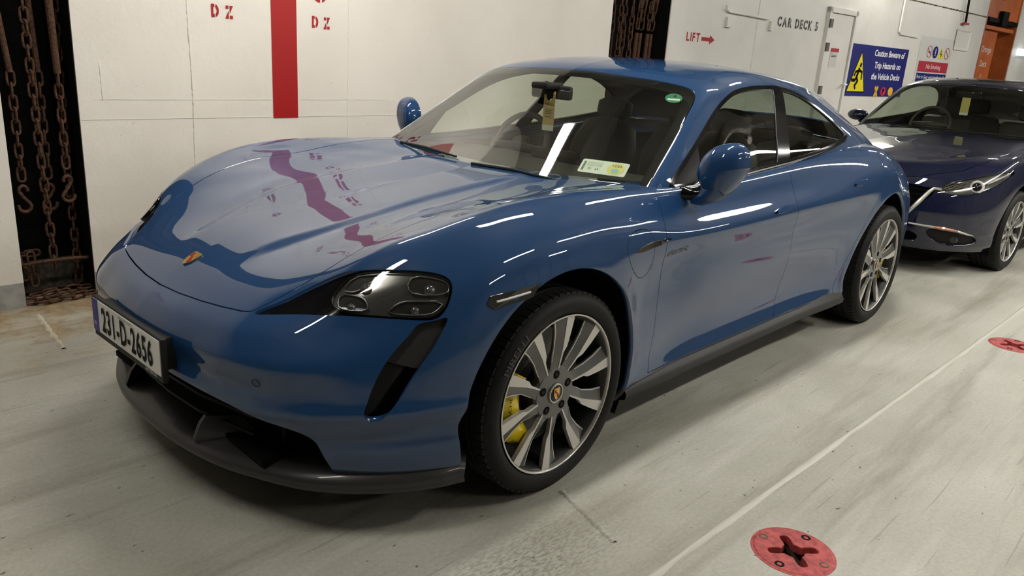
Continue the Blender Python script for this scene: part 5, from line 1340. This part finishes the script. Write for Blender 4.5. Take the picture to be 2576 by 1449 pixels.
# ------------------------------------------------------------------ cabin of the blue car
cabin = bpy.data.objects.new('interior', None); COL.objects.link(cabin); cabin.parent = car
mb = MB(); G_ = []
for (x, z, w) in ((.50, .90, .70), (.58, .925, .74), (.75, .935, .78), (1.0, .938, .80), (1.15, .925, .81), (1.24, .87, .82), (1.22, .72, .82)):
    G_.append([(x+.10*(abs(t)**2), w*t, z-.01*abs(t)+.012*math.exp(-((t*w-.38)/.20)**2)*(x > .8)) for t in np.linspace(-1, 1, 25)])
mb.grid(G_); dash = mb.obj('dashboard', mat('dash_leather', (.022, .020, .018, 1), rough=.6), cabin)
add_bump(MATS['dash_leather'], 250, .2, .001)
def seat(x, y, rear=False):
    r = bpy.data.objects.new('seat', None); COL.objects.link(r); r.parent = cabin; r.location = (x, y, 0)
    def pad(pts, w0, w1, th, nm):
        """pts: side profile centre line from bottom to top"""
        n = 16; G_ = []
        for i, (px, pz) in enumerate(pts):
            t = i/(len(pts)-1); w = w0+(w1-w0)*t; d = Vector(pts[min(i+1, len(pts)-1)])-Vector(pts[max(i-1, 0)]); d.normalize(); nx, nz = d.y, -d.x
            e = math.sin(PI*min(max(t, .04), .96))**.35
            row = []
            for k in range(n+1):
                a = 2*PI*k/n; c_, s_ = math.cos(a), math.sin(a)
                yy = w*e*math.copysign(abs(c_)**.5, c_); dd = th*e*math.copysign(abs(s_)**.7, s_)+.02*abs(c_)**3
                row.append((px+nx*dd, yy, pz+nz*dd))
            G_.append(row)
        m = MB(); m.grid(G_); m.add(G_[0][:-1], [tuple(range(n))]); m.add(G_[-1][:-1], [tuple(range(n-1, -1, -1))]); return m.obj(nm, M_LEATHER, r, True, 60)
    pad([(.0, .52), (.0, .54), (.25, .54), (.48, .52), (.50, .52)] if not rear else [(0, .50), (.25, .50), (.46, .48), (.48, .48)], .25, .25, .09, 'cushion')
    pad([(.47, .55), (.50, .64), (.56, .80), (.62, .95), (.665, 1.05), (.68, 1.08)] if not rear else [(.44, .55), (.50, .70), (.57, .85), (.63, .97), (.65, 1.0)], .25, .20, .075, 'backrest')
    pad([(.67, 1.06), (.69, 1.12), (.70, 1.18), (.705, 1.21)] if not rear else [(.64, .99), (.67, 1.04), (.68, 1.08), (.685, 1.10)], .12, .115, .05, 'headrest')
for y in (-.38, .38): seat(1.28, y); seat(2.10, y, True)
# steering wheel on the car's right-hand side
m = MB(); c0 = Vector((1.16, .37, .955)); ax = Vector((-.90, 0, .42)).normalized(); a_ = Vector((0, 1, 0)); b_ = ax.cross(a_)
m.tube([c0+a_*.182*math.cos(t)+b_*.182*math.sin(t) for t in [2*PI*i/40 for i in range(40)]], .0155, 10, closed=True); sw = m.obj('steering_wheel', mat('wheel_leather', (.05, .045, .04, 1), rough=.5), cabin)
m = MB(); m.tube([c0-a_*.17, c0, c0+a_*.17], [.014, .03, .014], 8); m.tube([c0-b_*.16*(1 if b_.z > 0 else -1), c0], [.012, .02], 8); m.obj('wheel_spokes', M_LEATHER, sw)
m = MB(); m.tube([c0-ax*.02, c0+ax*.01], [.07, .06], 20); m.obj('wheel_boss', M_LEATHER, sw)
m = MB(); m.box((1.30, 0, .55), (1.1, .26, .22), bevel=.03); m.obj('centre_console', M_LEATHER, cabin)
m = MB(); m.box((1.05, .02, .955), (.03, .30, .07), bevel=.01); m.obj('dash_screen', M_BLACK, cabin)
# inside mirror with the paper tag hung on it
m = MB(); m.box((.965, 0, 1.262), (.028, .24, .062), bevel=.012); im = m.obj('rear_view_mirror', M_PLASTIC, cabin, True)
m = MB(); m.tube([(.955, 0, 1.285), (.92, 0, 1.30)], .012, 8); m.box((.93, 0, 1.29), (.12, .10, .03), bevel=.01); m.obj('sensor_housing', M_PLASTIC, im, True)
tagp = lambda u, v, h=0.0: Vector((.925, -.025, 0))+Vector((-h, -u, v))
out = [(-.034, 1.088), (.034, 1.088), (.034, 1.262), (.030, 1.268), (.022, 1.262), (.020, 1.240), (.008, 1.226), (-.006, 1.224), (-.018, 1.234), (-.022, 1.250), (-.034, 1.252)]
m = MB(); m.prism(out, 0, .001, lambda u, v, h: tagp(u, v, h)); tg = m.obj('hanging_tag', mat('tag_card', (.62, .42, .16, 1), rough=.6), im, False)
strip_obj('tag_foot', lambda u, v, h=0: tagp(u, v, h), -.034, 1.088, .034, 1.114, mat('tag_white', (.72, .70, .64, 1), rough=.6), tg, .0016)
text_obj('tag_text', 'Platinum', lambda u, v: tagp(u, 1.205+v, .0018), mat('tag_ink', (.10, .07, .04, 1), rough=.6), tg, .015, 0, .95)
for v_ in (1.180, 1.172, 1.164, 1.150): strip_obj('tag_line', lambda u, v, h=0: tagp(u, v, h), -.02, v_, .018, v_+.0028, MATS['tag_ink'], tg, .0018)
# licence discs and green badge on the glass
def on_ws(y, z, h): return Vector(cab_pt(y, z, (1, 2), h, lambda V: (V[:, 0] < 1.3) & (V[:, 2] > .9))[0])
def ws_frame(y, z, h=-.003):
    p = on_ws(y, z, h); py = on_ws(y-.03, z, h); pz = on_ws(y, z+.03, h)
    ux = (py-p).normalized(); vx = (pz-p); vx = (vx-ux*vx.dot(ux)).normalized()
    return p, ux, vx
def wsf(y, z, h=-.004):
    p, ux, vx = ws_frame(y, z, h); n = ux.cross(vx)
    return lambda u, v, k=0.0: p+ux*u+vx*v+n*k
f_ = wsf(-.573, 1.014)
rr_ = lambda w, h_, r_=.008: [(w/2-r_+r_*math.cos(a), h_/2-r_+r_*math.sin(a)) for a in np.linspace(0, PI/2, 5)]+[(-w/2+r_-r_*math.sin(a), h_/2-r_+r_*math.cos(a)) for a in np.linspace(0, PI/2, 5)]+[(-w/2+r_-r_*math.cos(a), -h_/2+r_-r_*math.sin(a)) for a in np.linspace(0, PI/2, 5)]+[(w/2-r_+r_*math.sin(a), -h_/2+r_-r_*math.cos(a)) for a in np.linspace(0, PI/2, 5)]
m = MB(); m.prism(rr_(.200, .078), -.0015, 0, lambda u, v, h: f_(u, v, h)); dh = m.obj('disc_holder', mat('disc_paper', (.80, .84, .76, 1), rough=.5), cabin, False)
strip_obj('disc_bar', f_, -.090, -.028, -.080, .026, mat('disc_grey', (.16, .19, .18, 1), rough=.5), dh, .0006)
for v_ in (.022, .015, .008, .001): strip_obj('disc_line', f_, -.072, v_, -.008, v_+.0022, mat('disc_line', (.45, .48, .46, 1), rough=.5), dh, .0006)
text_obj('disc_text', '01   23', lambda u, v: f_(-.04+u, -.020+v, .0008), M_INK, dh, .016, 0, 1)
m = MB(); m.add([f_(.052+.036*math.cos(2*PI*i/28), -.001+.034*math.sin(2*PI*i/28), .0006) for i in range(28)], [tuple(range(28))]); m.obj('yellow_disc', mat('disc_yellow', (.80, .72, .28, 1), rough=.5), dh, False, None, fix=False)
text_obj('disc_text', '12/23', lambda u, v: f_(.052+u, .010+v, .0010), M_INK, dh, .018, 0, 1)
m = MB(); m.add([f_(.052+.016*math.cos(2*PI*i/18), -.012+.013*math.sin(2*PI*i/18), .0010) for i in range(18)], [tuple(range(18))]); m.obj('disc_seal', mat('disc_blue', (.38, .58, .66, 1), rough=.5), dh, False, None, fix=False)
g_ = wsf(-.592, 1.285, -.0022)
m = MB(); m.add([g_(.036*math.cos(2*PI*i/32), .034*math.sin(2*PI*i/32), .0) for i in range(32)], [tuple(range(32))]); gb = m.obj('green_badge', mat('badge_green', (.03, .22, .13, 1), rough=.4), cabin, False, None, fix=False)
strip_obj('badge_band', g_, -.025, -.016, .027, -.004, mat('disc_paper', (.8, .84, .76, 1)), gb, .0006)
text_obj('badge_figure', '4', lambda u, v: g_(.004+u, .003+v, .0007), M_INK, gb, .030, .0, 1)
# wipers resting at the foot of the screen
for (ya, yb) in ((.62, .14), (.02, -.46)):
    lw = 0 if ya > .3 else -.016
    pa = on_ws(ya, .962+lw, .010); pb = on_ws(yb, .958+lw, .010)
    pm = on_ws((ya+yb)/2, .966+lw, .012)
    m = MB(); m.tube([pa, pm, pb], [.006, .007, .005], 8); m.obj('wiper', M_PLASTIC, car)
# cowl panel at the foot of the screen
m = MB(); G_ = []
for i, t in enumerate(np.linspace(-1, 1, 31)):
    y = .765*t; a = abs(t)
    G_.append([(.50+.16*a**2.2, y, .915), (.60+.17*a**2.2, y, .925), (.72+.12*a**2, y, .925)])
m.grid(G_); m.obj('cowl', M_PLASTIC, car)
# ------------------------------------------------------------------ dark hatchback parked behind
def build_hatchback(name, label, loc, rz, body_mat, detail_level=True):
    car2 = thing(name, label, 'car', loc, (0, 0, rz))
    O = [(-.925, 0), (-.915, .20), (-.885, .39), (-.83, .55), (-.745, .68), (-.63, .775), (-.49, .84), (-.34, .878), (-.17, .890), (0, .897), (.22, .895), (.5, .885), (.9, .880), (1.3, .882), (1.8, .888), (2.3, .892), (2.7, .897), (3.0, .89), (3.25, .84), (3.42, .66), (3.50, .35), (3.52, 0)]
    O = np.array(O); n = len(O); Tn = np.gradient(O, axis=0); Tn /= np.linalg.norm(Tn, axis=1, keepdims=True); Nn = np.stack([-Tn[:, 1], Tn[:, 0]], 1)
    Nn[0] = (-1, 0); Nn[-1] = (1, 0)
    zf, of = [.19, .25, .32, .41, .50, .58, .655, .715], [-.07, -.025, 0, .005, .005, -.008, -.03, -.075]
    zs_, os_ = [.18, .23, .32, .45, .58, .70, .80, .885], [-.05, -.01, -.02, -.008, 0, 0, -.015, -.055]
    xr = [-.05, .0, .06, .12, .19, .26, .33, .40, .47, .54, .64, .78, 1.0, 1.35, 1.8, 2.2, 2.55, 2.8, 3.0, 3.15, 3.25, 3.28]
    def hz(x, y):
        zc = np.interp(x, [-.95, -.85, -.7, -.4, 0, .4, .7, 1.0, 3.0, 3.3, 3.6], [.715, .760, .805, .865, .925, .968, .99, 1.0, 1.0, .97, .90])
        e = abs(y)/.85
        return zc-.035*e**3+.018*math.exp(-((abs(y)-.66)/.10)**2)*(x < .6)+.0
    CP = []
    for k in range(n):
        s = float(smooth1(np.array(O[k, 0]), -.75, -.05))*(1-float(smooth1(np.array(O[k, 0]), 3.2, 3.5)))
        row = []
        for i in range(8):
            z = zf[i]*(1-s)+zs_[i]*s; o = of[i]*(1-s)+os_[i]*s; p = O[k]-(-Nn[k])*o if False else O[k]+Nn[k]*o
            row.append((p[0], max(p[1], 0) if k not in (0, n-1) else 0, z))
        a = np.array(row[-1]); b = np.array([xr[k], 0, 0])
        for f in (.13, .36, .66, 1.0):
            p = a*(1-f)+b*f; z = hz(p[0], p[1]); z = a[2]*(1-min(1, f/.13))+z*min(1, f/.13); row.append((p[0], p[1], z))
        CP.append(row)
    G2 = surf(np.array(CP), .022, .018)
    V, T = tri_grid(G2); N = vnormals(V, T); i = np.argmin(np.abs(V[:, 0]-1.3)+np.abs(V[:, 2]-.6)+np.abs(V[:, 1]-.88))
    if N[i, 1] < 0: T = T[:, ::-1]; N = -N
    cl = np.abs(V[:, 1]) < 1e-6; N[cl, 1] = 0; N /= np.maximum(np.linalg.norm(N, axis=1, keepdims=True), 1e-9)
    S = TM(V, N, T)
    def fpt(y, z, off=0.0):
        m = np.where(V[:, 0] < -.1)[0]; ya = abs(y); d = (V[m, 1]-ya)**2+(V[m, 2]-z)**2; o_ = np.argsort(d)[:5]; w = 1/(1e-5+d[o_]); w /= w.sum(); i_ = m[o_]
        nn = (N[i_]*w[:, None]).sum(0); nn /= np.linalg.norm(nn); p = np.array([(V[i_, 0]*w).sum(), ya, z])+nn*off; s_ = -1 if y < 0 else 1
        return p*[1, s_, 1], nn*[1, s_, 1]
    FWh, RWh = (0, .318, .375), (2.7, .318, .375)
    _, B = cutpoly(S, [(.68, -.1), (.70, .40), (.80, .66), (.92, .78), (2.9, .76), (3.1, .55), (3.1, -.1)], 0, 1, lambda P: Z_(P) > .9)
    B, _ = B.cut(np.minimum(np.hypot(X_(B), Z_(B)-.318)-.375, np.hypot(X_(B)-2.7, Z_(B)-.318)-.375))
    fm = lambda P: X_(P) < -.15
    lampp = rpoly([(.530, .655), (.60, .712), (.72, .755), (.80, .785), (.862, .808), (.866, .775), (.83, .695), (.74, .632), (.61, .625)], 2)
    grille = rpoly([(-.2, .700), (.49, .668), (.54, .632), (.48, .555), (.40, .45), (.35, .40), (-.2, .385)], 1)
    lowg = rpoly([(-.2, .335), (.42, .335), (.50, .30), (.46, .235), (-.2, .235)], 1)
    fog = rpoly([(.52, .345), (.60, .375), (.72, .365), (.80, .32), (.81, .265), (.72, .235), (.60, .255)], 2)
    LP, B = cutpoly(B, lampp, 1, 2, fm); GR, B = cutpoly(B, grille, 1, 2, fm); LG, B = cutpoly(B, lowg, 1, 2, fm); FG, B = cutpoly(B, fog, 1, 2, fm)
    hoodp = np.array([(-.872, -.3), (-.872, 0), (-.855, .20), (-.80, .40), (-.70, .52), (-.60, .62), (-.40, .70), (0, .74), (.5, .76), (.75, .70), (.75, -.3)])
    HD, B = cutpoly(B, hoodp, 0, 1, lambda P: Z_(P) > .66, .003)
    BP, B = B.cut(np.where((X_(B) < -.36+.15*(Z_(B)-.5)) & (Z_(B) < .80), .05, -.05)*np.ones(len(B.V)))
    m2 = lambda P: P.join(P.mirror())
    m2(HD).obj('bonnet', body_mat, car2, .012); bp_ = m2(BP).obj('front_bumper', body_mat, car2, .02); m2(B).obj('body_side', body_mat, car2, .015)
    inner2 = S.cut(np.minimum(np.hypot(X_(S), Z_(S)-.318)-.385, np.hypot(X_(S)-2.7, Z_(S)-.318)-.385))[0]
    _, inner2 = cutpoly(inner2, [(.68, -.1), (.70, .40), (.80, .66), (.92, .78), (2.9, .76), (3.1, .55), (3.1, -.1)], 0, 1, lambda P: Z_(P) > .9)
    m2(inner2.offset(-.03)).obj('inner_shell', M_DARK, car2, 0)
    m2(GR.offset(-.03)).obj('grille_backing', M_DARK, car2, 0)
    for j, z in enumerate((.45, .50, .55, .60, .64)):
        w = .50*min(1, (z-.30)/.30); m = MB(); m.tube([fpt(y, z, -.014)[0] for y in np.linspace(-w, w, 11)], .0055, 5); m.obj('grille_bar', M_BLACK, car2)
    m = MB(); wpts = [(.565, .652), (.52, .655), (.50, .630), (.455, .55), (.385, .44), (.22, .405), (0, .400)]
    full = [fpt(y, z, .006)[0] for y, z in wpts]+[fpt(-y, z, .006)[0] for y, z in wpts[::-1][1:]]
    rw = [.010, .012, .016, .018, .015, .011, .009, .011, .015, .018, .016, .012, .010]
    m.tube(full, rw, 8); m.obj('chrome_wing', mat('satin_chrome', (.55, .54, .50, 1), rough=.28, metal=.9), car2)
    m2(LG.offset(-.03)).obj('lower_grille', M_DARK, car2, 0)
    for s in (-1, 1):
        f = (lambda P: P.mirror()) if s < 0 else (lambda P: P)
        u_ = bpy.data.objects.new('headlight', None); COL.objects.link(u_); u_.parent = car2
        f(LP.offset(-.02)).obj('headlight_bowl', mat('headlight_bowl_grey', (.05, .05, .047, 1)), u_, 0); f(LP.offset(.001)).obj('headlight_lens', M_LENS, u_, .02, M_BLACK)
        def ringat(y, z, r0, r1, off, mm, nm):
            p, nn = fpt(s*y, z, off); nn = (Vector(nn)*.45+Vector((-1, 0, 0))*.55).normalized(); a = nn.orthogonal().normalized(); b_ = nn.cross(a); mb_ = MB()
            mb_.tube([Vector(p)+a*r0*math.cos(t)+b_*r0*math.sin(t) for t in [2*PI*i/28 for i in range(28)]], r1, 8, closed=True); return mb_.obj(nm, mm, u_), p, nn, a, b_
        _, p, nn, a, b_ = ringat(.742, .690, .040, .009, -.004, mat('lamp_ring', (.75, .73, .68, 1), rough=.2, metal=.3), 'projector_ring')
        mb_ = MB(); mb_.add([Vector(p)+a*.031*math.cos(t)*math.cos(e)+b_*.031*math.sin(t)*math.cos(e)+nn*.018*math.sin(e) for e in (0, .5, 1, 1.5) for t in [2*PI*i/20 for i in range(20)]], [(i*20+j, i*20+(j+1) % 20, i*20+20+(j+1) % 20, i*20+20+j) for i in range(3) for j in range(20)]); mb_.obj('projector', M_BLACK, u_, True)
        mb_ = MB(); mb_.tube([fpt(s*y, z, -.008)[0] for y, z in ((.785, .715), (.815, .745), (.852, .785))], [.006, .010, .005], 6); mb_.obj('light_wing', mat('lamp_ring', (.75, .73, .68, 1)), u_)
        mb_ = MB(); G_ = [[fpt(s*(.575+.105*i/6), .658+.045*j/4+.012*i/6, -.014+.006*((i+j) % 2))[0] for j in range(5)] for i in range(7)]; mb_.grid(G_); mb_.obj('reflector', mat('lamp_reflector', (.6, .6, .58, 1), rough=.12, metal=1), u_, False)
        f(FG.offset(-.018)).obj('fog_lamp_recess', M_PLASTIC, car2, 0)
        mb_ = MB(); mb_.tube([fpt(s*y, z, .004)[0] for y, z in ((.42, .385), (.50, .382), (.58, .378))], [.006, .008, .010], 6); mb_.obj('bumper_blade', MATS['satin_chrome'], car2)
        mb_ = MB(); mb_.tube([fpt(s*y, z, .004)[0] for y, z in ((.58, .378), (.64, .374), (.71, .362))], [.012, .014, .010], 6); mb_.obj('indicator_lamp', mat('amber_lamp', (.40, .16, .10, 1), rough=.25, coat=1), car2)
        mb_ = MB(); mb_.tube([fpt(s*y, z, .004)[0] for y, z in ((.71, .362), (.76, .342), (.79, .33))], [.010, .008, .003], 6); mb_.obj('bumper_blade', MATS['satin_chrome'], car2)
        _p, _n = fpt(s*.70, .29, -.004); mb_ = MB(); mb_.tube([Vector(_p)+Vector((.02, 0, 0)), Vector(_p)+Vector((-.006, 0, 0))], [.026, .024], 16); mb_.obj('fog_lamp', mat('fog_glass', (.06, .06, .06, 1), rough=.1, coat=1), car2)
        # mirror
        mb_ = MB(); G_ = []
        for i in range(9):
            ph = PI/2*i/8; G_.append([(1.02-.08*math.cos(ph), s*(.965+.100*math.cos(th)*math.sin(ph)), 1.035+.056*math.sin(th)*math.sin(ph)) for th in [2*PI*j/20 for j in range(21)]])
        G_.append([(p_[0]+.02, p_[1], p_[2]) for p_ in G_[-1]]); mb_.grid(G_); mb_.add([tuple(p_) for p_ in G_[-1][:-1]], [tuple(range(20))])
        mi_ = mb_.obj('wing_mirror', body_mat, car2); mb_ = MB(); mb_.tube([(1.0, s*.84, .96), (1.02, s*.93, .99)], [.02, .03], 8); mb_.obj('mirror_arm', M_BLACK, mi_)
    # cabin
    C2 = np.array(CAB).copy(); C2[..., 0] = np.where(C2[..., 0] < 1.1, (C2[..., 0]-.5)*.84+.58, (C2[..., 0]-1.1)*.95+1.084); C2[..., 1] *= .965; C2[..., 2] = .985+(C2[..., 2]-.952)*.98
    C2[..., 0] += .0
    Gc = surf(np.swapaxes(C2, 0, 1), .022, .018); Vc, Tc = tri_grid(Gc); Nc = vnormals(Vc, Tc); i = np.argmin(np.abs(Vc[:, 0]-1.7)+np.abs(Vc[:, 1])+np.abs(Vc[:, 2]-1.46))
    if Nc[i, 2] < 0: Tc = Tc[:, ::-1]; Nc = -Nc
    cl = np.abs(Vc[:, 1]) < 1e-6; Nc[cl, 1] = 0; Nc /= np.maximum(np.linalg.norm(Nc, axis=1, keepdims=True), 1e-9)
    CC = TM(Vc, Nc, Tc)
    wp = [(y*.965, .985+(z-.952)*.98) for y, z in wsp]; W2, R2 = cutpoly(CC, wp, 1, 2, lambda P: X_(P) < 1.38, .002)
    dl = [((x-.5)*.84+.58 if x < 1.1 else (x-1.1)*.95+1.084, .985+(z-.952)*.98) for x, z in dlo]; S2, R2 = cutpoly(R2, dl, 0, 2, lambda P: (Y_(P) > .55) & (X_(P) > .8), .0)
    R2, _ = R2.cut(Z_(R2)-.94)
    m2(R2).obj('roof', body_mat, car2, .01); w2o = m2(W2).obj('windscreen', M_GLASS, car2, 0)
    S2, F2 = S2.cut(poly_sd(np.array(dl), X_(S2), Z_(S2))-.018)
    for s in (-1, 1):
        f = (lambda P: P.mirror()) if s < 0 else (lambda P: P)
        f(S2).obj('side_window', M_SGLASS, car2, 0); f(F2).obj('window_frame', M_BLACK, car2, .01)
    hl = R2.cut(Z_(R2)-1.05)[0].offset(-.025); m2(hl).obj('headlining', M_LEATHER, car2, 0)
    mb_ = MB(); mb_.grid([[(x+.10*abs(t)**2, w*t, z) for t in np.linspace(-1, 1, 13)] for x, z, w in ((.64, .955, .70), (.95, .965, .74), (1.15, .96, .76), (1.25, .90, .77), (1.25, .6, .77))]); mb_.obj('dashboard', MATS['dash_leather'], car2)
    for y in (-.36, .36):
        for xs_ in (1.75, 2.5):
            mb_ = MB(); mb_.box((xs_, y, .80), (.16, .48, .55), bevel=.05); mb_.box((xs_+.04, y, 1.17), (.09, .24, .16), bevel=.04); mb_.box((xs_-.25, y, .50), (.5, .48, .14), bevel=.04); mb_.obj('seat', M_LEATHER, car2)
    m = MB(); c0 = Vector((1.28, .36, 1.0)); ax = Vector((-.9, 0, .42)).normalized(); a_ = Vector((0, 1, 0)); b_ = ax.cross(a_)
    m.tube([c0+a_*.18*math.cos(t)+b_*.18*math.sin(t) for t in [2*PI*i/32 for i in range(32)]], .014, 8, closed=True); m.tube([c0-a_*.17, c0, c0+a_*.17], [.014, .03, .014], 8); m.obj('steering_wheel', MATS['wheel_leather'], car2)
    m = MB(); m.box((1.08, 0, 1.31), (.03, .22, .06), bevel=.01); rv = m.obj('rear_view_mirror', M_BLACK, car2)
    m = MB(); m.box((1.04, .0, 1.205), (.002, .072, .15)); tgo = m.obj('hanging_tag', mat('tag_yellow', (.62, .52, .16, 1), rough=.6), car2, False); m = MB(); m.box((1.039, 0, 1.135), (.0022, .072, .022)); m.obj('tag_foot', MATS['tag_white'], tgo, False)
    m = MB(); m.box((1.3, 0, .27), (2.1, 1.5, .2)); m.box((1.3, 0, .40), (4.0, 1.1, .26)); m.obj('underbody', M_DARK, car2, False)
    for yy in (.5, -.1): m = MB(); m.tube([(.70, yy, .992), (.735, yy-.3, 1.0), (.74, yy-.55, 1.0)], .009, 6); m.obj('wiper', M_PLASTIC, car2)
    for x in (0, 2.7):
        for s in (-1, 1):
            spoked_wheel(car2, x, s*.885, .318, s, .318, .215, 82, .240, 180)
            mb_ = MB(); G_ = [[(x+.38*math.cos(a), s*.85, .318+.38*math.sin(a)), (x+.38*math.cos(a), s*.55, .318+.38*math.sin(a))] for a in np.radians(np.linspace(-25, 205, 24))]; mb_.grid(G_); mb_.add([g_[1] for g_ in G_], [tuple(range(24))]); mb_.obj('wheel_arch_liner', M_DARK, car2)
    return car2
build_hatchback('hatchback', 'dark navy hatchback parked close behind the blue sports car', (5.30, -.31, 0), math.radians(-4), M_NAVY)

def copy_tree(o, parent=None):
    c = o.copy(); COL.objects.link(c)
    if parent is not None: c.parent = parent
    for ch in [k_ for k_ in o.children]: copy_tree(ch, c)
    return c
hb_ = [o for o in COL.objects if o.parent is None and o.name.startswith('hatchback')][0]
tc_ = copy_tree(hb_); tc_.name = 'tall_car'; tc_.location = (11.6, -.78, 0); tc_.scale = (1.1, 1.0, 1.17)
tc_['label'] = 'roof corner of a dark tall car at the right edge beyond the navy hatchback'
